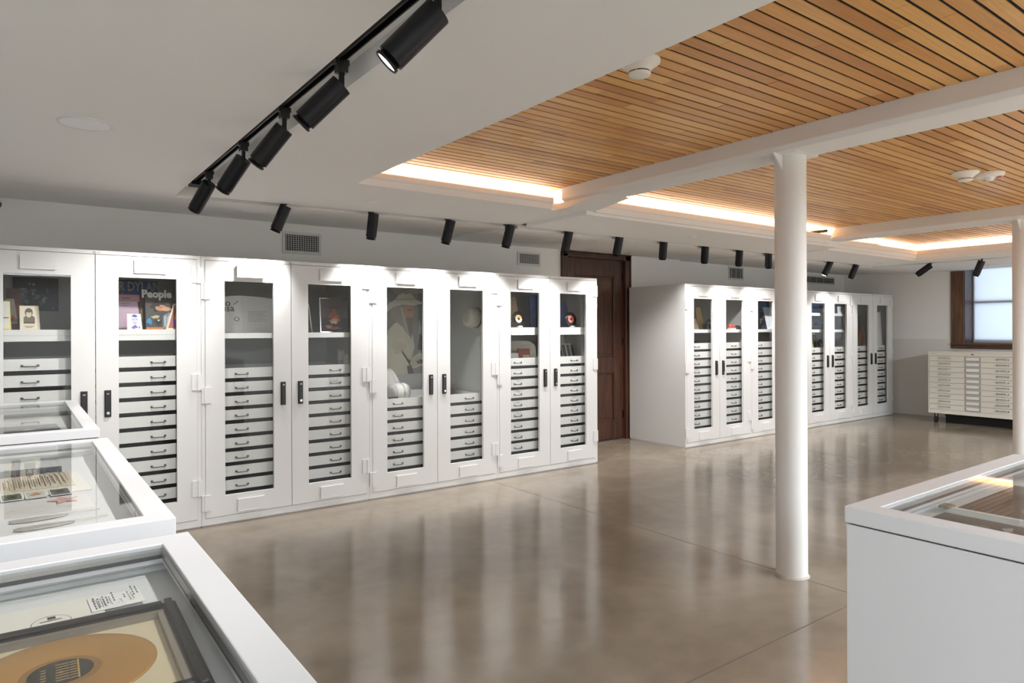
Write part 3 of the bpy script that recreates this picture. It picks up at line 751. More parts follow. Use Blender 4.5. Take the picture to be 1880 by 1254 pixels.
# ------------------------------------------------------------------ table display cases
CASEW = mat('case_white', (218, 218, 220), .36, bump=.03, scale=250)
TRAYIN = mat('case_lining', (218, 219, 217), .6)
HT, LID, RIM = 1.15, .042, .062
CG = 'white table display cases with glass tops'
def display_case(x0, x1, y0, y1, label, lidgap=.004):
    t = thing('display_case', ((x0 + x1) / 2, (y0 + y1) / 2, 0), label, 'display case', CG)
    a, c = (x1 - x0) / 2, (y1 - y0) / 2
    b = MB(); e = .003
    ring_box(b, a - e, c - e, a - .02, c - .02, .06, HT - LID - lidgap)
    b.box(-a + .02, a - .02, -c + .02, c - .02, .06, .08)
    b.build('body', CASEW, t, bevel=.002)
    MB().box(-a + .05, a - .05, -c + .05, c - .05, 0, .06).build('plinth', DARK, t)
    MB().box(-a + .012, a - .012, -c + .012, -c + .02, HT - LID - lidgap, HT - LID).box(-a + .012, a - .012, c - .02, c - .012, HT - LID - lidgap, HT - LID).box(-a + .012, -a + .02, -c + .02, c - .02, HT - LID - lidgap, HT - LID).box(a - .02, a - .012, -c + .02, c - .02, HT - LID - lidgap, HT - LID).build('gasket', DARK, t)
    l = ring_box(MB(), a, c, a - RIM, c - RIM, HT - LID, HT)
    lid = l.build('lid', CASEW, t, bevel=.0025)
    MB().box(-a + RIM - .004, a - RIM + .004, -c + RIM - .004, c - RIM + .004, HT - .0075, HT - .0015).build('glass_pane', TOPGLASS, lid)
    tr = MB(); tr.box(-a + .02, a - .02, -c + .02, c - .02, HT - .076, HT - .062)
    s = .034; z0, z1 = HT - .062, HT - .030
    tr.box(-a + s, -a + s + .006, -c + s, c - s, z0, z1).box(a - s - .006, a - s, -c + s, c - s, z0, z1).box(-a + s, a - s, -c + s, -c + s + .006, z0, z1).box(-a + s, a - s, c - s - .006, c - s, z0, z1)
    tr.build('tray', TRAYIN, t)
    def ring(q0, q1, z0, z1):
        r_ = MB()
        r_.box(-a + q0, a - q0, c - q1, c - q0, z0, z1).box(-a + q0, a - q0, -c + q0, -c + q1, z0, z1)
        r_.box(a - q1, a - q0, -c + q1, c - q1, z0, z1).box(-a + q0, -a + q1, -c + q1, c - q1, z0, z1)
        return r_
    ring(RIM - .001, RIM + .003, HT - .022, HT - .0085).build('lid_channel', mat('channel_grey', (186, 186, 184), .3, .5), t)
    ring(RIM - .006, RIM + .001, HT - .031, HT - .022).build('lid_gasket', mat('channel_dark', (92, 93, 96), .4, .3), t)
    ring(.040, RIM - .006, HT - .046, HT - .030).build('tray_rail', mat('channel_grey', (186, 186, 184), .3, .5), t)
    return t
FLOORZ = HT - .062
display_case(-.87, .309, .12, 1.656, 'nearest white display case, holding a framed gold record')
display_case(-.87, .309, 1.80, 3.33, 'middle of the three white display cases in line, holding papers and feathers')
display_case(-.87, .309, 3.665, 5.30, 'farthest white display case, close to the cabinets')
display_case(1.693, 2.868, -.66, .885, 'white display case standing alone near the round column, photographs under glass')

# ------------------------------------------------------------------ printed sheets and exhibits
def ell(cx, cy, rx, ry, n=20, a0=0, a1=2 * PI):
    return [(cx + rx * math.cos(a0 + (a1 - a0) * i / n), cy + ry * math.sin(a0 + (a1 - a0) * i / n)) for i in range(n + (0 if abs(a1 - a0 - 2 * PI) < .01 else 1))]
def rc(x0, y0, x1, y1): return [(x0, y0), (x1, y0), (x1, y1), (x0, y1)]
COLS = {}
def cm(r, g, b, rough=.6):
    k = 'ink_%d_%d_%d' % (r, g, b)
    return mat(k, (r, g, b), rough)
def sheet_mesh(name, w, h, th, base, shapes, outline=None):
    """Upright sheet standing on z = 0, front facing -y; shapes are printed areas in 0..1 coordinates."""
    mats = [base]; b = MB()
    ol = outline or rc(0, 0, 1, 1)
    b.prism([((u - .5) * w, v * h) for u, v in ol], 0, th, 'XZ')
    for k, (m, pts) in enumerate(shapes):
        if m not in mats: mats.append(m)
        b.m = mats.index(m); y = -.00035 * (k + 1)
        n = len(pts)
        b._add([((u - .5) * w, y, v * h) for u, v in pts], [tuple(range(n))])
    me = bpy.data.meshes.new(name); me.from_pydata(b.v, [], b.f)
    for m in mats: me.materials.append(m)
    me.polygons.foreach_set('material_index', b.mi); me.update()
    return me
def sheet(name, label, cat, x, y, z, w, h, base, shapes=(), th=.004, lean=8, yaw=0, roll=0, outline=None, group=None):
    o = put(name, sheet_mesh(name, w, h, th, base, list(shapes), outline), None, (x, y, z), (0, 0, 0))
    o.rotation_mode = 'XYZ'
    o.matrix_world = Matrix.Translation((x, y, z)) @ Matrix.Rotation(math.radians(yaw), 4, 'Z') @ Matrix.Rotation(math.radians(-lean), 4, 'X') @ Matrix.Rotation(math.radians(roll), 4, 'Y')
    return tag(o, label, cat, group)
def span(l, t, r, bt, Y):
    x0, z1 = at(l, t, Y); x1, z0 = at(r, bt, Y)
    return (x0 + x1) / 2, x1 - x0, z1, z0
def stand(name, label, cat, l, t, r, Y, z, base, shapes=(), **k):
    x, w_, z1, _ = span(l, t, r, t + 20, Y)
    return sheet(name, label, cat, x, Y, z, w_, (z1 - z) / math.cos(math.radians(k.get('lean', 8))), base, shapes, **k)
def lines(m, x0, x1, y0, y1, n, th=.012):
    return [(m, rc(x0, y0 + (y1 - y0) * i / max(1, n - 1), x0 + (x1 - x0) * (.7 + .3 * ((i * 37) % 10) / 10), y0 + (y1 - y0) * i / max(1, n - 1) + th)) for i in range(n)]
INK = cm(60, 58, 60); GREY = cm(150, 150, 152)

# --- cabinet one, left window
zs = 1.615
NAVY = cm(72, 74, 88); PALE = cm(176, 180, 190); MIDP = cm(128, 132, 146)
blob = lambda cx, cy, rx, ry, s, n=9: [(cx + rx * (0.7 + .3 * math.sin(s * 3.1 + i * 2.3)) * math.cos(2 * PI * i / n), cy + ry * (0.7 + .3 * math.cos(s + i * 1.7)) * math.sin(2 * PI * i / n)) for i in range(n)]
shp = [(MIDP, blob(.25, .60, .14, .10, 1)), (MIDP, blob(.20, .42, .14, .10, 2)), (PALE, blob(.22, .66, .13, .025, 3)), (PALE, blob(.18, .50, .10, .03, 4)), (MIDP, blob(.28, .30, .08, .12, 5)),
       (PALE, blob(.36, .82, .035, .035, 6)), (PALE, blob(.45, .80, .035, .05, 7)), (MIDP, blob(.45, .62, .12, .05, 8)), (PALE, blob(.44, .52, .04, .06, 9)), (MIDP, blob(.55, .45, .10, .05, 1.5)),
       (PALE, blob(.50, .38, .10, .02, 2.5)), (MIDP, blob(.68, .30, .07, .16, 3.5)), (PALE, blob(.66, .33, .03, .12, 4.5)), (MIDP, blob(.60, .22, .03, .15, 5.5)), (MIDP, blob(.75, .63, .03, .10, 6.5)), (PALE, blob(.72, .40, .07, .02, 7.5)), (PALE, blob(.88, .08, .04, .025, 8.5))]
x, w_, z1, z0 = span(23, 508, 108, 571, 6.86)
sheet('chalk_drawing', 'dark navy sheet with pale sketched figures on the back of the first cabinet', 'drawing', x, 6.905, z0, w_, z1 - z0, NAVY, shp, lean=0)
x, w_, z1, z0 = span(11, 528, 44, 604, 6.55)
sheet('brown_album_cover', 'reddish brown cover leaning behind the portrait card', 'album cover', x, 6.5, zs, w_, .33, cm(112, 70, 60), [(cm(132, 82, 66), rc(.05, .3, .97, .62)), (cm(96, 66, 66), rc(.05, .02, .9, .3))], lean=10, roll=0, outline=[(0, 0), (1, 0), (.78, 1), (0, 1)])
stand('beige_leaflet', 'beige leaflet with a pink flower print, left of the portrait card', 'leaflet', 11, 548, 35, 6.38, zs, cm(176, 166, 146), [(cm(206, 112, 106), blob(.5, .36, .26, .13, 2)), (cm(150, 70, 70), blob(.42, .34, .1, .07, 3)), (cm(92, 62, 60), rc(0, 0, 1, .2))], outline=[(0, 0), (1, 0), (.62, 1), (0, 1)])
stand('portrait_card', 'cream card with a brown portrait print, on the shelf of the first cabinet', 'card', 35.5, 561, 74, 6.12, zs, CREAM,
      [(cm(236, 226, 202), rc(.06, .05, .86, .95)), (cm(120, 106, 88), rc(.2, .26, .74, .52)), (cm(120, 106, 88), ell(.47, .52, .24, .08)), (cm(104, 90, 74), ell(.45, .72, .19, .18)), (cm(226, 214, 190), ell(.45, .66, .13, .15)), (cm(104, 90, 74), ell(.45, .80, .17, .08)),
       (cm(70, 60, 52), rc(.40, .69, .43, .71)), (cm(70, 60, 52), rc(.48, .69, .51, .71)), (cm(84, 74, 62), rc(.2, .26, .74, .32)), (cm(150, 140, 120), rc(.2, .14, .72, .16)), (cm(150, 140, 120), rc(.3, .09, .62, .11))], lean=8, th=.006, outline=[(.02, 0), (1, 0), (.92, 1), (0, 1)])
stand('yellow_edged_magazine', 'white magazine with a yellow border at the left edge of the first cabinet', 'magazine', 4, 552, 21, 6.10, zs, cm(226, 206, 92), [(cm(232, 228, 212), rc(.04, .04, .84, .97)), (INK, rc(.1, .4, .7, .43))], lean=6, outline=[(0, 0), (1, 0), (.82, 1), (0, 1)])
# --- cabinet one, right window
x, w_, z1, z0 = span(216, 512.5, 291, 541, 6.72)
o = sheet('lettered_banner', 'grey banner with large blue lettering at the back of the first cabinet', 'banner', x, 6.74, zs, w_, z1 - zs, cm(92, 92, 98), [(cm(52, 92, 152), rc(.16, .66, .98, .97)), (cm(40, 40, 46), [(0.02, .97), (.5, .975), (.5, 1), (.02, 1)]), (cm(104, 78, 84), rc(0, .64, .1, .95))], lean=2)
text('lettering', 'R DYLAN', .112, cm(176, 182, 190), o, (.012, -.004, (z1 - zs) * .86), (PI / 2, 0, 0), sx=.70, bold=.003)
stand('pink_programme', 'pink programme sheet with a rose header, left of the magazine', 'paper', 214, 540, 259, 6.26, zs, cm(196, 170, 186), [(cm(186, 120, 130), rc(0, .80, .96, 1)), (cm(166, 140, 150), rc(0, .86, .94, .94))] + lines(cm(120, 100, 120), .2, .6, .66, .74, 2, .015) + [(INK, rc(.22, .885, .58, .905))], lean=8, outline=[(0, 0), (1, 0), (.84, 1), (0, 1)])
stand('blue_portrait_card', 'small white card with a blue portrait print before the pink programme', 'card', 233.5, 576, 261.5, 6.10, zs, PAPER, [(cm(72, 84, 160), blob(.5, .82, .24, .16, 2)), (cm(214, 208, 226), ell(.5, .58, .24, .26)), (cm(72, 84, 160), blob(.5, .86, .26, .08, 1)), (cm(96, 96, 172), rc(.34, .62, .46, .65)), (cm(96, 96, 172), rc(.56, .62, .66, .65)), (cm(96, 96, 172), rc(.42, .40, .60, .43)), (cm(120, 112, 186), blob(.5, .16, .28, .16, 3)), (cm(80, 84, 160), blob(.8, .12, .06, .12, 4))], lean=7, outline=[(0, 0), (1, 0), (.9, 1), (0, 1)])
stand('brown_paperback', 'narrow dark brown paperback between pink programme and magazine', 'book', 255, 541, 271, 6.28, zs, cm(84, 62, 52), [(cm(112, 66, 74), rc(.1, .72, .9, .95)), (cm(128, 112, 66), rc(.3, .3, .5, .6))], th=.012, lean=9)
o = stand('celebrity_magazine', 'dark magazine with a white People masthead on the first cabinet shelf', 'magazine', 267.5, 540, 329, 6.20, zs, cm(74, 74, 72),
      [(cm(44, 38, 38), blob(.30, .66, .22, .18, 1, 14)), (cm(206, 148, 112), ell(.46, .62, .17, .085)), (cm(214, 164, 130), ell(.63, .585, .15, .06)), (cm(52, 40, 36), [(.26, .70), (.62, .72), (.56, .79), (.34, .78)]), (cm(60, 46, 42), rc(.40, .63, .50, .64)), (cm(48, 36, 34), rc(.25, .66, .42, .71)), (cm(128, 134, 140), [(.5, .02), (.98, .02), (.9, .42), (.7, .5), (.52, .40)]), (cm(186, 198, 208), [(.62, .10), (.70, .10), (.80, .46), (.74, .48), (.64, .34)]), (cm(178, 190, 200), [(.55, .08), (.6, .08), (.62, .42), (.54, .36)]),
       (cm(196, 180, 132), blob(.28, .35, .18, .07, 4)), (cm(62, 142, 188), blob(.10, .24, .10, .16, 5)), (cm(40, 40, 46), blob(.36, .20, .17, .12, 6)), (cm(226, 226, 222), ell(.38, .26, .03, .02)), (cm(196, 132, 74), rc(.02, .0, .52, .06)), (PAPER, blob(.86, .70, .08, .02, 2)), (PAPER, blob(.88, .62, .07, .03, 3))], lean=7, th=.006)
text('masthead', 'People', .088, PAPER, o, (-.040, -.0062, .292), (PI / 2, 0, 0), bold=.004, sx=.92)
stand('colourful_card', 'cream-edged orange and purple card leaning at the right of the shelf', 'card', 304, 557, 334, 6.08, zs, cm(232, 218, 186), [(cm(178, 102, 80), [(.16, .05), (.96, .05), (.96, .94), (.58, .94)]), (cm(160, 88, 150), blob(.5, .24, .24, .18, 2)), (cm(206, 176, 90), blob(.66, .5, .12, .2, 3)), (cm(226, 212, 230), blob(.8, .34, .12, .18, 4))], lean=7, outline=[(0, 0), (1, 0), (1, 1), (.52, 1)])

# --- cabinet two
zs = 1.583
o = stand('open_folder', 'large white open folder with arched top standing in the second cabinet', 'folder', 390, 541, 505, 6.20, zs, cm(232, 232, 229), [(cm(206, 206, 202), rc(.478, .0, .484, .97)), (cm(150, 150, 146), [(.34, .74), (.42, .84), (.40, .86), (.33, .76)]), (GREY, ell(.38, .37, .045, .06)), (cm(240, 240, 236), ell(.38, .37, .025, .035))] + lines(cm(176, 176, 172), .56, .88, .30, .56, 8, .010) + lines(cm(198, 198, 194), .3, .46, .22, .28, 2, .01),
          lean=6, outline=[(0, 0), (1, 0), (.985, .93), (.8, .965), (.6, .99), (.46, 1.0), (.3, .985), (.12, .94), (0, .90)])
text('lettering', 'o', .085, INK, o, (-.135, -.006, .262), (PI / 2, 0, 0)); text('lettering', 'isa', .085, INK, o, (-.125, -.006, .215), (PI / 2, 0, 0))
x, w_, z1, z0 = span(588, 546, 640.5, 610, 6.18)
pf = thing('framed_picture', (x, 6.18, zs), 'silver framed dark picture of a glowing fire in the second cabinet', 'picture', None, (math.radians(-5), 0, 0))
hh = z1 - zs
b = MB(); frame_panel(b, -w_ / 2, w_ / 2, 0, hh, -w_ / 2 + .010, w_ / 2 - .010, .010, hh - .010, 0, .014); b.build('frame', CHR2, pf)
FR = [(cm(84, 74, 76), rc(0, .42, 1, 1)), (cm(92, 46, 42), blob(.5, .74, .42, .06, 1)), (cm(148, 70, 52), blob(.5, .42, .30, .22, 2)), (cm(190, 96, 66), blob(.56, .36, .24, .16, 3)), (cm(234, 170, 140), blob(.48, .30, .24, .13, 4)), (cm(250, 226, 206), blob(.5, .28, .13, .08, 5)), (cm(170, 80, 70), blob(.52, .62, .06, .14, 6)), (cm(84, 62, 96), blob(.64, .26, .05, .07, 7)), (cm(190, 130, 116), blob(.3, .14, .2, .06, 8)), (cm(160, 104, 88), blob(.55, .10, .3, .05, 9))]
put('print', sheet_mesh('print', w_ - .02, hh - .02, .004, cm(58, 52, 56), FR), pf, (0, .005, .010))
stand('thin_book', 'thin dark book with a white spine edge, left of the framed fire', 'book', 561, 559, 574, 6.24, zs, cm(66, 64, 60), [(PAPER, [(.84, 0), (1, 0), (.62, 1), (.48, 1)])], th=.01, lean=5, outline=[(0, 0), (1, 0), (.6, 1), (0, 1)])
zt = .257 + 8 * PITCHD + .006
stand('small_grey_card', 'faint grey card standing in the top drawer of the second cabinet', 'card', 621, 642, 634, 6.32, zt, cm(170, 168, 166), [(cm(196, 194, 190), rc(.1, .5, .9, .92))], lean=4)
stand('small_tan_card', 'small tan card beside the grey card in the second cabinet', 'card', 630, 649, 641, 6.22, zt, cm(186, 176, 160), [(cm(206, 198, 184), rc(.15, .3, .85, .9))], lean=4)

# --- cabinet three
SUEDE = cm(206, 200, 178); SUED2 = cm(188, 182, 158); HATC = cm(192, 188, 174); BG1 = cm(134, 134, 126); BG2 = cm(112, 112, 106); HAIR = cm(152, 146, 134)
P = [(BG2, blob(.2, .9, .2, .1, 1)), (BG2, blob(.9, .78, .16, .2, 2)), (cm(150, 150, 142), blob(.75, .95, .3, .05, 3)), (cm(104, 102, 98), blob(.94, .62, .1, .12, 4)),
     (SUEDE, [(.0, .0), (.62, .0), (.66, .12), (.60, .16), (.86, .24), (.95, .22), (.99, .20), (.99, .10), (.72, .06), (.62, .1), (.74, .3), (.70, .45), (.60, .56), (.45, .60), (.28, .58), (.14, .50), (.06, .34), (.02, .2)]),
     (SUED2, blob(.38, .30, .26, .08, 2)), (SUED2, [(.62, .13), (.9, .2), (.82, .1), (.68, .06)]),
     (HAIR, [(.2, .76), (.50, .78), (.56, .66), (.62, .56), (.66, .44), (.56, .46), (.46, .54), (.30, .60), (.18, .66)]),
     (cm(186, 140, 116), [(.48, .78), (.70, .77), (.72, .72), (.76, .70), (.71, .68), (.70, .64), (.62, .62), (.54, .64), (.48, .70)]), (cm(120, 92, 78), rc(.58, .725, .68, .74)),
     (cm(126, 108, 96), [(.54, .65), (.70, .64), (.70, .50), (.66, .40), (.60, .46), (.55, .56)]), (cm(172, 166, 154), [(.40, .76), (.46, .76), (.56, .58), (.62, .44), (.58, .44), (.50, .56)]),
     (HATC, [(.06, .74), (.14, .80), (.29, .845), (.36, .895), (.46, .925), (.54, .91), (.64, .92), (.70, .90), (.75, .855), (.88, .83), (.99, .82), (.88, .80), (.70, .78), (.46, .79), (.24, .76), (.10, .70)]),
     (cm(172, 168, 152), [(.30, .86), (.72, .87), (.74, .845), (.50, .835), (.30, .835)]), (cm(150, 150, 150), blob(.86, .52, .05, .1, 3)),
     (cm(82, 58, 46), blob(.86, .13, .12, .04, 4)), (cm(74, 54, 44), [(.58, .0), (.72, .0), (.66, .10), (.56, .09)]), (cm(72, 62, 56), [(.8, .28), (.97, .26), (.97, .40), (.86, .46)])]
x, w_, z1, z0 = span(703, 524, 783, 685, 6.88)
sheet('portrait_print', 'tall colour print of a bearded person in a cowboy hat and pale jacket', 'print', x, 6.905, z0, w_, z1 - z0, BG1, P, lean=0)
zt = .257 + 5 * PITCHD + .006
CLOTH = mat('white_leather', (226, 224, 218), .6, bump=.5, scale=24)
def cloth_lump(name, label, cat, x, y, z, rx, ry, rz, seed, m=CLOTH):
    rnd = random.Random(seed); b = MB(); n, k = 28, 14; b.smooth = True
    ph = [rnd.uniform(0, 6) for _ in range(6)]
    vs = []
    for i in range(k + 1):
        t = i / k * PI / 2
        for jj in range(n):
            a = 2 * PI * jj / n
            f = 1 + .10 * math.sin(3 * a + ph[0]) + .07 * math.sin(5 * a + ph[1] + 3 * t) + .05 * math.sin(9 * a + ph[2])
            g = 1 + .10 * math.sin(2 * a + ph[3]) * math.cos(t)
            vs.append((rx * math.cos(t) * f * math.cos(a), ry * math.cos(t) * f * math.sin(a), rz * math.sin(t) * g))
    b._add(vs, [(i * n + jj, i * n + (jj + 1) % n, (i + 1) * n + (jj + 1) % n, (i + 1) * n + jj) for i in range(k) for jj in range(n)])
    b._add(vs[:n], [tuple(reversed(range(n)))])
    return tag(b.build(name, m, None, (x, y, z)), label, cat)
x, _ = at(714, 700, 6.66)
o = cloth_lump('folded_jacket', 'white folded leather jacket piled at the left of the six-drawer cabinet', 'jacket', x, 6.66, zt, .13, .13, .34, 5)
# boot-like white bag with a black panel
x, _ = at(731, 716, 6.22)
t = thing('white_handbag', (x, 6.22, zt), 'rounded white leather bag with a black end in the open drawer', 'bag')
b = MB(); b.smooth = True
prof = [(0.0, -.11), (.05, -.11), (.085, -.09), (.095, -.03), (.095, .05), (.08, .095), (.0, .11)]
b.lathe(prof, (0, 0, .11), (1, .25, 0), 28, 1.0, 1.15); b.build('body', CLOTH, t)
b = MB(); b.box(-.155, -.05, -.110, -.085, .015, .085); b.build('end_panel', cm(52, 48, 46), t, bevel=.01)
b = MB()
for h_ in (-.085, .0, .085): b.lathe([(.104, h_ - .004), (.108, h_), (.104, h_ + .004)] if h_ == 0 else [(.084, h_ - .004), (.090, h_), (.084, h_ + .004)], (0, 0, .11), (1, .25, 0), 28, 1.0, 1.15)
b.build('piping', cm(176, 174, 168), t)
# hat hung on the back
x, z = R1[2] + 1.352, 1.735
t = thing('cowboy_hat', (x, 6.22, z), 'pale cowboy hat with a dark braided band hung up sideways', 'hat')
HAT = mat('hat_felt', (190, 186, 172), .85, bump=.15, scale=60)
b = MB(); b.smooth = True
b.lathe([(.098, .0), (.102, -.03), (.104, -.07), (.098, -.11), (.080, -.138), (.045, -.146), (.0, -.138)], (.055, 0, 0), (1, .1, 0), 36, 1.0, 1.12); b.build('crown', HAT, t)
b = MB(); b.lathe([(.101, -.004), (.106, -.006), (.106, -.026), (.101, -.03)], (.055, 0, 0), (1, .1, 0), 36, 1.0, 1.12); b.build('band', cm(84, 70, 56), t)
b = MB(); b.smooth = True
n = 40; vs = []
for r_, k in ((.098, 0), (.14, 1), (.19, 2), (.205, 3)):
    for i in range(n):
        a = 2 * PI * i / n; curl = .014 * (k / 3) ** 2 * math.cos(2 * a)
        vs.append((.055 + .012 * k * .3 - curl * .8, r_ * .80 * math.cos(a) + .0, r_ * .94 * math.sin(a)))
b._add(vs, [(k * n + i, k * n + (i + 1) % n, (k + 1) * n + (i + 1) % n, (k + 1) * n + i) for k in range(3) for i in range(n)])
o = b.build('brim', HAT, t); sm = o.modifiers.new('solid', 'SOLIDIFY'); sm.thickness = .004
b = MB(); b.cyl((.05, 0, 0), (.0795, 0, 0), .012, n=10); b.build('peg', CHROME, t)
x, _ = at(832, 705, 6.40)
t = thing('leather_belt', (x, 6.40, zt), 'dark rolled leather belt at the edge of the drawer below the hat', 'belt')
b = MB(); b.lathe([(.030, 0), (.033, .01), (.033, .125), (.030, .135), (.026, .125), (.026, .01), (.030, 0)], n=24, sx=.5, sy=1.3); b.build('strap', cm(58, 48, 42), t)
b = MB(); frame_panel(b, -.014, .014, .03, .10, -.008, .008, .04, .09, -.05, -.044); b.build('buckle', CHROME, t)

# --- cabinet four
def record(name, label, cx, cy, Y, z, r, lab, lab2, lean=10, group=None):
    x, _ = at(cx, cy, Y)
    t = thing(name, (x, Y, z), label, 'record', group, (math.radians(-lean), 0, 0))
    V = mat('vinyl', (18, 18, 19), .25)
    b = MB(); b.lathe([(0, 0), (r, 0), (r, .002), (0, .002)], (0, 0, r + .012), (0, 1, 0), 48); b.build('disc', V, t)
    b = MB(); b.lathe([(r * .20, -.0004), (r * .52, -.0004)], (0, 0, r + .012), (0, 1, 0), 36); b.build('label', lab, t)
    b = MB(); pts = ell(0, r + .012, r * .5, r * .5, 18, 0, PI) + ell(0, r + .012, r * .22, r * .22, 18, PI, 0)
    b._add([(u, -.0008, v) for u, v in pts], [tuple(range(len(pts)))]); b.build('label_print', lab2, t)
    b = MB(); b.lathe([(r * .07, -.001), (r * .2, -.001)], (0, 0, r + .012), (0, 1, 0), 24); b.build('adapter', cm(40, 40, 40), t)
    s = MB(); s.box(-.03, .03, -.022, .03, 0, .005).box(-.03, .03, -.022, -.018, .005, .016).box(-.028, .028, .004, .007, .005, .10); s.build('stand', mat('acrylic', (200, 204, 206), .15), t)
    return t
zs = 1.627
YEL = cm(214, 176, 84); WHT = cm(232, 228, 214); REDL = cm(214, 96, 84); RED2 = cm(226, 132, 112)
record('small_record', 'small vinyl record with a white and orange label on a stand', 954, 584, 6.13, zs, .0875, WHT, cm(214, 160, 84))
record('small_record', 'small vinyl record with a red label on a stand', 1050, 585, 6.13, zs, .0875, RED2, REDL)
stand('tan_sleeve', 'tan sleeve leaning behind the record with the white label', 'sleeve', 930, 544, 956, 6.6, zs, cm(186, 158, 130), [(cm(172, 146, 120), rc(.05, .05, .7, .4))], lean=7, outline=[(0, 0), (1, 0), (.78, 1), (0, 1)])
stand('blue_album', 'tall blue album standing right of the white label record', 'album', 974, 541.5, 994, 6.62, zs, cm(52, 76, 122), [(cm(44, 60, 100), rc(.2, .02, .98, .30)), (cm(62, 92, 142), rc(.1, .62, .5, .96))], lean=3, th=.02)
x, _ = at(1027, 580, 6.36)
sheet('blue_arched_panel', 'rounded blue panel beside the record with the red label', 'panel', x, 6.36, zs, .30, .33, cm(66, 82, 130), [(cm(78, 94, 146), rc(.2, .3, .8, .8))], lean=4, outline=[(0, 0), (1, 0), (1, .55), (.95, .8), (.84, .93), (.66, 1), (.34, 1), (.16, .93), (.05, .8), (0, .55)])
zt = .257 + 8 * PITCHD + .006
CR = cm(206, 202, 182)
x, w_, z1, z0 = span(933, 626, 988, 656, 6.42)
sheet('rounded_cream_sheet', 'cream sheet with rounded shoulders and small print below the white label record', 'paper', x, 6.45, zt, w_, z1 - zt, CR, lines(cm(150, 146, 128), .5, .9, .45, .8, 5, .012) + [(cm(112, 86, 66), blob(.42, .62, .07, .04, 2)), (cm(150, 130, 110), blob(.36, .5, .04, .05, 3))], lean=6, outline=[(0, 0), (1, 0), (1, .62), (.95, .82), (.82, .96), (.66, 1), (0, 1)])
x, w_, z1, z0 = span(959, 640, 980, 655, 6.28)
sheet('orange_card', 'red orange card with a white lower half before the cream sheet', 'card', x, 6.34, zt, w_, z1 - zt, cm(178, 76, 48), [(cm(232, 214, 200), rc(.32, .28, .94, .56)), (cm(150, 58, 40), rc(.08, .8, .9, .96))], lean=6)
x, w_, z1, z0 = span(939, 649, 953, 656, 6.20)
sheet('white_slip', 'small bright white slip at the left edge of the same drawer', 'card', x, 6.20, zt, w_, z1 - zt + .003, PAPER, [(GREY, rc(.2, .5, .7, .54))], lean=6)
x, w_, z1, z0 = span(1024, 613, 1056, 650, 6.2)
sheet('typed_sheet', 'white typed sheet at the back of the drawer below the red label record', 'paper', x, 6.34, zt, w_, z1 - zt, cm(206, 204, 192), lines(cm(140, 136, 126), .35, .88, .45, .92, 7, .012), lean=12)
x, w_, z1, z0 = span(1043, 631, 1068, 653, 6.12)
sheet('contact_sheet', 'black and white strip sheet slanting beside the yellow label record', 'photo', x, 6.2, zt, w_, z1 - zt, cm(150, 150, 142), [(cm(38, 38, 38), [(.05, .1), (.3, .1), (.2, .95), (.0, .95)]), (cm(38, 38, 38), [(.4, .1), (.62, .1), (.5, .95), (.3, .95)]), (cm(38, 38, 38), [(.7, .1), (.9, .1), (.76, .95), (.6, .95)])], lean=10, outline=[(0, 0), (1, 0), (.72, 1), (0, 1)])
record('small_record', 'small vinyl record with a yellow label lying back in the open drawer', 1047, 650, 6.24, zt, .0875, YEL, cm(226, 214, 170), lean=38)
x, w_, z1, z0 = span(1031, 648, 1037, 654, 6.2)
sheet('red_white_tab', 'tiny red and white tab at the left of the yellow label record', 'tab', x, 6.19, zt, w_ + .01, .06, PAPER, [(cm(206, 60, 56), rc(.5, .3, 1, .9))], lean=5)

# --- far row, first cabinet
zs = 1.593
stand('cream_booklet', 'cream booklet at the left edge of the first far-row cabinet', 'booklet', 1271, 585, 1284, 6.3, zs, CREAM, [(cm(206, 192, 160), rc(.1, .1, .8, .5))], lean=8, th=.012, outline=[(0, 0), (1, 0), (.7, 1), (0, 1)])
stand('yellow_board', 'dull yellow board leaning at the back beside the cream booklet', 'board', 1281, 564, 1294, 6.6, zs, cm(196, 164, 96), [(cm(180, 148, 84), rc(.1, .1, .9, .3))], lean=8, outline=[(.1, 0), (1, 0), (.72, 1), (0, 1)])
x, z = at(1301, 597, 6.3)
t = thing('headphones', (x, 6.3, zs), 'black headphones on the shelf of the first far-row cabinet', 'headphones')
b = MB(); b.tube([(.075 * math.cos(a), 0, .055 + .085 * math.sin(a)) for a in [PI * i / 16 for i in range(17)]], .008, 8); b.build('headband', BLK, t)
for sx in (-1, 1):
    b = MB(); b.cyl((sx * .06, 0, .045), (sx * .095, 0, .045), .043, n=24); b.build('ear_cup', BLK, t, bevel=.008)
zt = .257 + 9 * PITCHD + .006
x, w_, z1, z0 = span(1273, 612, 1312, 628, 6.25)
o = MB().box(-w_ / 2, w_ / 2, 0, .22, 0, .10).build('black_box', cm(36, 34, 34), None, (x, 6.2, zt), bevel=.006); tag(o, 'low black box under the shelf with the headphones', 'box')
MB().box(-w_ / 2 - .003, w_ / 2 + .003, -.003, .223, .075, .108).build('lid', cm(44, 42, 42), o, bevel=.004)
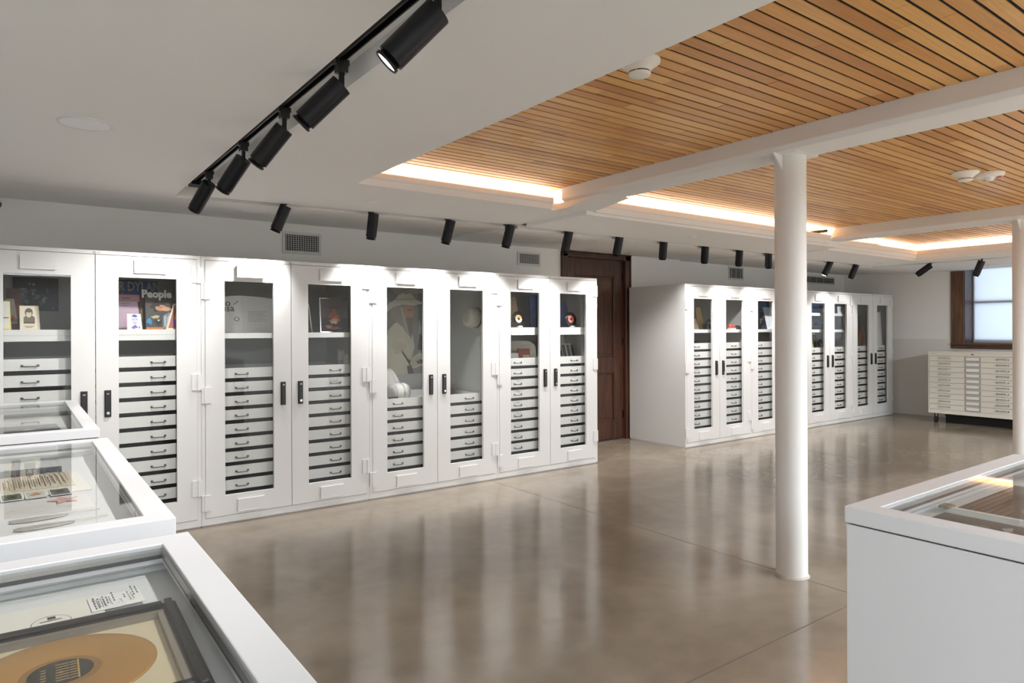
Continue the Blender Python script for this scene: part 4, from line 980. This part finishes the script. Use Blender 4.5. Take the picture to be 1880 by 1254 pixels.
# sneaker
x, z = at(1344, 600, 6.08)
t = thing('sneaker', (x, 6.08, zs), 'red and white sneaker on the shelf left of the half hidden cabinet', 'shoe', None, (0, 0, .25))
t.scale = (.8, .75, .62)
b = MB(); sole = [(-.14, -.03), (-.12, -.042), (-.03, -.036), (.06, -.046), (.13, -.036), (.15, 0), (.13, .036), (.06, .046), (-.03, .036), (-.12, .042), (-.14, .03)]
b.prism(sole, 0, .028, 'XY'); b.build('sole', PAPER, t, bevel=.006)
b = MB(); b.smooth = True; n = len(sole); vs = []
for k, (sc, zz) in enumerate(((.96, .028), (.94, .05), (.8, .075), (.5, .10))):
    for u, v in sole:
        uu = u * (1 if k < 3 else .72) - (.03 * k if u > 0 else -.004 * k); vs.append((uu, v * sc, zz + (.03 * (k / 3) if u < -.02 else 0)))
b._add(vs, [(k * n + i, k * n + (i + 1) % n, (k + 1) * n + (i + 1) % n, (k + 1) * n + i) for k in range(3) for i in range(n)]); b._add(vs[-n:], [tuple(range(n))])
b.build('upper', cm(168, 66, 60), t)
b = MB()
for k in range(4): b.tube([(.055 - .03 * k, -.03, .074 + .007 * k), (.05 - .03 * k, 0, .092 + .008 * k), (.055 - .03 * k, .03, .074 + .007 * k)], .004, 6)
b.build('laces', PAPER, t)
x, z = at(1359, 602, 6.085)
t = thing('flat_hat', (x - .075, 6.085, zs), 'flat black hat right of the red sneaker', 'hat')
b = MB(); b.smooth = True; b.lathe([(.05, 0), (.049, .025), (.040, .048), (.02, .058), (0, .06)], n=28); b.build('crown', cm(30, 30, 32), t)
b = MB(); b.prism(ell(-.005, -.03, .045, .03, 18, PI, 2 * PI), .0, .005, 'XY'); b.build('visor', cm(34, 34, 36), t)
# --- far row, second cabinet
x0_, _ = at(1386, 560, 6.6)
stand('navy_poster', 'dark navy poster with a cream emblem in the half hidden cabinet', 'poster', 1380, 552, 1414, 6.30, zs, cm(40, 48, 72), [(cm(200, 188, 140), blob(.55, .34, .16, .05, 2)), (cm(200, 188, 140), blob(.5, .26, .07, .09, 3)), (cm(200, 188, 140), blob(.66, .42, .05, .06, 4)), (cm(60, 84, 122), rc(.5, .6, .9, .95))], lean=4)
stand('typed_page', 'pale typed page leaning before the navy poster', 'paper', 1405, 564, 1424, 6.12, zs, cm(206, 210, 216), lines(cm(140, 146, 158), .25, .9, .12, .9, 12, .012), lean=7, outline=[(.2, 0), (1, 0), (1, 1), (0, 1)])
x, _ = at(1397, 619, 6.10)
o = MB().box(-.035, .035, 0, .12, 0, .085).build('orange_box', cm(190, 108, 60), None, (x, 6.10, zt), bevel=.003); tag(o, 'small orange box under the navy poster', 'box')
MB().box(-.036, .036, -.001, .121, .055, .07).build('paper_band', PAPER, o)
x, _ = at(1411, 621, 6.12)
o = MB().box(-.08, .08, 0, .14, 0, .07).build('brown_box', cm(104, 56, 40), None, (x, 6.12, zt), bevel=.003); tag(o, 'flat brown box right of the orange box', 'box')
MB().box(-.081, .081, -.001, .141, .052, .071).build('lid', cm(120, 64, 44), o)
# --- far row, third cabinet
stand('blue_book', 'blue book on the top shelf right of the round column', 'book', 1486, 556, 1507, 6.14, 1.857, cm(52, 92, 138), [(cm(40, 70, 112), rc(.75, .05, .95, .95))], lean=3, th=.03)
stand('dark_book', 'dark slim book beside the blue book', 'book', 1507.5, 560, 1516, 6.12, 1.857, cm(74, 72, 76), [(cm(96, 94, 96), rc(.2, .6, .8, .8))], lean=3, th=.03)
x, _ = at(1506, 593, 6.2)
t = thing('felt_hat', (x, 6.2, 1.583), 'grey blue rounded hat with a pale brim on the lower shelf', 'hat')
FEL = mat('blue_felt', (92, 98, 116), .85, bump=.2, scale=70)
b = MB(); b.smooth = True; b.lathe([(.092, .012), (.094, .06), (.084, .105), (.055, .13), (0, .137)], n=32, sx=1, sy=1.2); b.build('crown', FEL, t)
b = MB(); b.smooth = True; n = 36; vs = []
for k, r_ in enumerate((.09, .13, .17)):
    for i in range(n):
        a = 2 * PI * i / n; vs.append((r_ * 1.25 * math.cos(a), r_ * math.sin(a), .012 + .05 * (k / 2) ** 2 * abs(math.cos(a)) ** 1.5))
b._add(vs, [(k * n + i, k * n + (i + 1) % n, (k + 1) * n + (i + 1) % n, (k + 1) * n + i) for k in range(2) for i in range(n)])
o = b.build('brim', cm(206, 206, 204), t); sm = o.modifiers.new('solid', 'SOLIDIFY'); sm.thickness = .006
zt = .257 + 8 * PITCHD + .006
stand('photo_card', 'cream card with a dark figure photo in the cabinet right of the column', 'card', 1486, 611, 1503, 6.1, zt, cm(206, 204, 160), [(cm(66, 66, 58), rc(.5, .15, .86, .9)), (cm(150, 148, 124), ell(.68, .65, .1, .12))], lean=6, outline=[(0, 0), (1, 0), (.8, 1), (0, 1)])
x, _ = at(1508, 627, 6.2)
t = thing('film_reel', (x, 6.2, zt), 'round black reel behind the cream photo card', 'reel', None, (math.radians(-8), 0, 0))
b = MB(); b.lathe([(.02, -.01), (.10, -.01), (.10, .01), (.02, .01), (.02, -.01)], (0, 0, .10), (0, 1, 0), 36); b.build('flange', cm(30, 30, 31), t)
b = MB(); b.lathe([(0, -.013), (.03, -.013), (.03, .013), (0, .013)], (0, 0, .10), (0, 1, 0), 24); b.build('hub', cm(96, 96, 98), t)
stand('white_card', 'white card standing on the top shelf right of the grey hat', 'card', 1538, 562.5, 1549, 6.03, 1.857, cm(222, 222, 222), [(cm(150, 152, 156), rc(.2, .3, .8, .36)), (cm(186, 188, 192), rc(.2, .45, .8, .8))], lean=5)
x, _ = at(1553, 598, 6.03)
sheet('leaning_white_strip', 'pale strip leaning on the shelf end near the hat', 'card', x - .1, 6.03, 1.583, .09, .17, cm(206, 206, 204), [(GREY, rc(.3, .2, .7, .25))], lean=10, outline=[(.2, 0), (1, 0), (1, 1), (.7, 1)])
# --- far row, fourth cabinet: garment and board
x, _ = at(1583, 600, 6.15)
t = thing('tan_cape', (x, 6.16, zt - .008), 'tan and brown suede cape hanging in the last cabinet', 'garment')
def drape(name, w0, w1, z0, z1, m, y, sh=0):
    b = MB(); b.smooth = True; n, k = 24, 12; vs = []
    for i in range(k + 1):
        f = i / k; wd = w0 + (w1 - w0) * f
        for jj in range(n + 1):
            u = jj / n - .5; vs.append((u * wd + sh * f, y + .02 * math.sin(jj * 1.5) * (1 - f), z0 + (z1 - z0) * f))
    b._add(vs, [(i * (n + 1) + jj, i * (n + 1) + jj + 1, (i + 1) * (n + 1) + jj + 1, (i + 1) * (n + 1) + jj) for i in range(k) for jj in range(n)])
    o = b.build(name, m, t); q = o.modifiers.new('solid', 'SOLIDIFY'); q.thickness = .008
drape('body', .46, .08, 0, .64, mat('suede_brown', (96, 64, 46), .9, noise=.2, scale=18), .05, -.06)
drape('front_panel', .30, .08, 0, .42, mat('suede_tan', (176, 112, 70), .9, noise=.2, scale=18), 0, .02)
b = MB(); b.smooth = True; b.lathe([(.045, 0), (.05, .05), (.035, .11), (.0, .13)], (.02, -.03, 0), n=20); b.build('cuff', mat('pale_fleece', (206, 186, 150), .9), t)
b = MB(); b.tube([(-.06, .05, .64), (-.06, .05, .70), (-.04, .05, .73), (-.02, .05, .71)], .004, 6); b.build('hanger_hook', CHROME, t)
x, w_, z1, z0 = span(1604, 571, 1621, 632, 6.05)
sheet('white_board', 'plain white board standing in the last cabinet before the window wall', 'board', x, 6.05, zt, w_, z1 - zt, cm(206, 206, 206), [(cm(220, 220, 220), rc(.04, .03, .94, .96))], lean=3, outline=[(0, 0), (1, 0), (1, 1), (0, .92)], th=.01)

# --- nearest display case: framed gold record
def flat(name, label, cat, x, y, z, w, h, base, shapes=(), th=.002, yaw=0, outline=None, group=None):
    o = put(name, sheet_mesh(name, w, h, th, base, list(shapes), outline))
    o.matrix_world = Matrix.Translation((x, y, z + th)) @ Matrix.Rotation(math.radians(yaw), 4, 'Z') @ Matrix.Rotation(math.radians(-90), 4, 'X') @ Matrix.Translation((0, 0, -h / 2))
    return tag(o, label, cat, group)
gx, gy, gz = .050, 1.182, FLOORZ
t = thing('framed_gold_record', (gx, gy, gz), 'gold record on a cream mat in a black frame', 'framed record', None, (0, 0, math.radians(-1.5)))
t.scale = (.83, .83, .6)
FB = mat('frame_black', (22, 24, 31), .24)
q = .212
def bar(p, q_, name='frame_bar'):
    b = MB(); b.prism(p, *q_); return b
fb = MB(); wdt = .028
for s in (-1, 1):
    for (u0, u1, z0, z1) in ((q - wdt, q, 0, .040), (q - wdt + .004, q - .008, .040, .052)):
        a_, c_2 = sorted((s * u0, s * u1))
        fb.box(a_, c_2, -q, q, z0, z1)
        fb.box(-q + wdt, q - wdt, a_, c_2, z0, z1)
fb.build('frame', FB, t, bevel=.004)
MB().box(-q + wdt, q - wdt, -q + wdt, q - wdt, .008, .014).build('mat_board', mat('cream_mat', (232, 214, 176), .7), t)
b = MB()
for s in (-1, 1):
    a_, c_2 = sorted((s * (q - wdt), s * (q - wdt - .012))); b.box(a_, c_2, -q + wdt, q - wdt, .014, .034); b.box(-q + wdt + .012, q - wdt - .012, a_, c_2, .014, .034)
b.build('spacer', mat('spacer_grey', (150, 140, 124), .6), t)
b = MB(); b.lathe([(.062, .0012), (.066, .0030), (.146, .0034), (.151, .0036), (.152, .0018), (.150, 0), (0, 0)], (0, .02, .014), n=72); b.build('gold_disc', GOLD, t)
b = MB(); b.lathe([(.0, .0015), (.064, .0015)], (0, .02, .014), n=48); b.build('disc_center', mat('gold_plain', (196, 146, 76), .4, .6), t)
lb = MB(); lb.lathe([(.004, .0022), (.050, .0022)], (0, .02, .014), n=48); lb.m = 1
for i in range(7):
    for jj in range(3):
        yy = .02 - .035 + i * .011; ll = .010 + .008 * ((i * 3 + jj * 5) % 3)
        xx = -.030 + jj * .022
        if xx * xx + (yy - .02) ** 2 < .0018: lb._add([(xx, yy, .0166), (xx + ll * .8, yy, .0166), (xx + ll * .8, yy + .003, .0166), (xx, yy + .003, .0166)], [(0, 1, 2, 3)])
lb._add([(.0255, -.02, .0167), (.028, -.02, .0167), (.028, .06, .0167), (.0255, .06, .0167)], [(0, 1, 2, 3)])
lb.build('label', [cm(38, 36, 34), cm(206, 170, 104)], t)
MB().box(-q + wdt - .004, q - wdt + .004, -q + wdt - .004, q - wdt + .004, .036, .0385).build('glass_pane', TOPGLASS, t)
tx = cm(96, 96, 108)
rows = [(.08, .9), (.15, .8), (.24, .92), (.30, .7), (.42, .86), (.62, .5), (.80, .9), (.87, .75)]
flat('caption_paper', 'white caption paper with sideways print behind the gold record', 'paper', .149, 1.468, FLOORZ + .006, .086, .076, PAPER, [(tx, rc(x_, .08 + .03 * k + jj * .17, x_ + .03, min(y_, .08 + .03 * k + jj * .17 + .13))) for k, (x_, y_) in enumerate(rows) for jj in range(5) if .08 + .03 * (k % 3) + jj * .17 + .1 < y_], yaw=2, th=.001)
flat('cream_folder', 'cream folder with an oval stamp under the black frame', 'folder', -.075, 1.45, FLOORZ, .40, .13, cm(230, 227, 214), [(cm(120, 116, 120), ell(.80, .26, .075, .26, 28)), (cm(230, 227, 214), ell(.80, .26, .071, .235, 28)), (INK, rc(.79, .36, .82, .46)), (cm(120, 116, 120), rc(.76, .30, .84, .33))], th=.005, yaw=3)

# --- middle display case
zf = FLOORZ
flat('black_sleeve', 'dark sleeve with a white ring emblem in the middle display case', 'sleeve', -.06, 2.96, zf, .38, .26, cm(92, 94, 100), [(PAPER, ell(.90, .30, .10, .22, 28)), (cm(70, 72, 76), ell(.90, .30, .084, .185, 28)), (PAPER, ell(.90, .30, .064, .14, 28)), (cm(70, 72, 76), ell(.90, .30, .048, .105, 28)), (PAPER, ell(.90, .30, .027, .06, 20))], th=.002, yaw=-2)
flat('handwritten_sheet', 'long beige sheet of close handwriting in the middle display case', 'paper', -.06, 2.785, zf + .004, .42, .27, cm(214, 204, 182), [(cm(150, 130, 108), rc(.03 + .033 * i, .10 + .06 * ((i * 7) % 3), .038 + .033 * i, .88 - .07 * ((i * 5) % 3))) for i in range(29)], th=.0015, yaw=2)
flat('cream_envelope', 'plain cream envelope partly under the handwritten sheet', 'envelope', .06, 2.74, zf + .0015, .25, .36, cm(232, 228, 214), [(cm(214, 210, 196), [(0, 1), (.5, .6), (1, 1), (.96, 1), (.5, .64), (.04, 1)])], yaw=3)
for k, (xx, c1, c2, lab) in enumerate(((-.075, (84, 84, 92), (104, 104, 114), 'small dark photo leftmost below the handwritten sheet'), (-.015, (104, 112, 84), (58, 64, 52), 'small green landscape photo below the handwritten sheet'), (.045, (206, 206, 198), (186, 140, 84), 'small pale photo with an orange spot below the handwritten sheet'), (.108, (110, 110, 108), (58, 58, 60), 'small grey photo rightmost below the handwritten sheet'))):
    flat('small_photo', lab, 'photo', xx, 2.575, zf + .004, .055, .10, PAPER, [(cm(*c1), rc(.06, .06, .94, .94)), (cm(*c2), blob(.5, .5, .36, .28, k + 1))], th=.0015, yaw=3, group='small photos in the middle display case')
star = [((.5 + (.5 if i % 2 == 0 else .22) * math.cos(PI / 2 + i * PI / 5)), (.5 + (.5 if i % 2 == 0 else .22) * math.sin(PI / 2 + i * PI / 5))) for i in range(10)]
flat('pink_star', 'faded pink paper star in the middle display case', 'paper star', .112, 2.45, zf + .003, .085, .11, cm(222, 176, 168), [(cm(210, 160, 152), blob(.5, .5, .18, .14, 2))], th=.002, yaw=10, outline=star)
flat('pale_card', 'pale paper sheet under the pink star', 'paper', .03, 2.40, zf, .30, .20, cm(228, 226, 220), lines(cm(198, 196, 190), .1, .9, .15, .85, 6, .01), th=.0015, yaw=2)
def feather(label, x, y, yaw):
    t = thing('silver_feather', (x, y, zf), label, 'feather', 'silver feathers in the middle display case', (0, 0, math.radians(yaw)))
    FT = mat('feather_grey', (170, 168, 162), .45, .3, noise=.25, scale=60, aniso=(1, 12, 1))
    b = MB(); pts = [(-.06, 0), (-.052, .016), (-.02, .022), (.03, .019), (.06, .010), (.075, 0), (.06, -.012), (.03, -.020), (-.02, -.022), (-.052, -.014)]
    b.prism(pts, .002, .006, 'XY'); b.build('vane', FT, t, bevel=.0015)
    b = MB(); b.tube([(-.06, 0, .006), (0, .001, .009), (.15, 0, .006)], .002, 6); b.build('quill', cm(206, 200, 188), t)
feather('upper silver feather near the front of the middle display case', .04, 2.245, 4)
feather('lower silver feather nearest the front rim of the middle display case', .05, 2.15, 5)
# --- farthest display case
flat('dark_photograph', 'dark photograph in the farthest display case', 'photo', -.02, 4.35, zf, .40, .34, cm(70, 70, 74), [(cm(104, 104, 108), blob(.4, .5, .25, .2, 2)), (cm(196, 194, 186), blob(.66, .4, .1, .12, 3)), (cm(50, 50, 54), rc(.05, .05, .4, .3))], yaw=2)
flat('white_leaflet', 'white leaflet beside the dark photograph in the farthest display case', 'leaflet', .0, 4.85, zf, .34, .30, PAPER, lines(GREY, .1, .85, .15, .85, 7, .012), yaw=-2)
# --- lone display case
flat('crowd_photograph', 'black and white photograph with pale figures, on the near side of the white divider strip', 'photo', 1.925, .25, zf, .29, 1.10, cm(74, 72, 70), [(cm(112, 110, 106), blob(.35 + .3 * (i % 2), .98 - .09 * i, .22, .035, i + 1)) for i in range(8)] + [(cm(170, 168, 162), blob(.5 + .25 * ((i * 3) % 2), .93 - .085 * i, .12, .014, i + 2)) for i in range(8)] + [(cm(50, 48, 48), blob(.6 - .3 * (i % 2), .95 - .1 * i, .14, .026, i + 3)) for i in range(7)])
flat('colour_photograph', 'colour photograph with orange figures, beyond the white divider strip', 'photo', 2.36, .25, zf, .48, 1.10, cm(92, 84, 78), [(cm(186, 122, 84), blob(.35, .84, .25, .06, 2)), (cm(150, 130, 80), blob(.45, .70, .22, .06, 3)), (cm(206, 146, 112), blob(.4, .80, .1, .03, 4)), (cm(60, 58, 58), blob(.6, .94, .3, .03, 5)), (cm(70, 64, 60), blob(.3, .60, .2, .05, 6))] + [(cm(*((150, 112, 88), (66, 62, 60), (176, 132, 104), (120, 96, 78))[i % 4]), blob(.2 + .3 * (i % 3), .55 - .045 * i, .13, .035, i + 1.5)) for i in range(11)])
t = thing('divider_strip', (2.095, .25, zf), 'white divider strip with olive clips between the photographs', 'divider')
MB().box(-.008, .008, -.52, .56, 0, .014).build('strip', PAPER, t, bevel=.002)
for sy in (-.5, .555):
    MB().box(-.022, .022, sy - .014, sy + .014, .010, .018).build('clip', mat('olive_clip', (128, 122, 96), .5), t, bevel=.002)
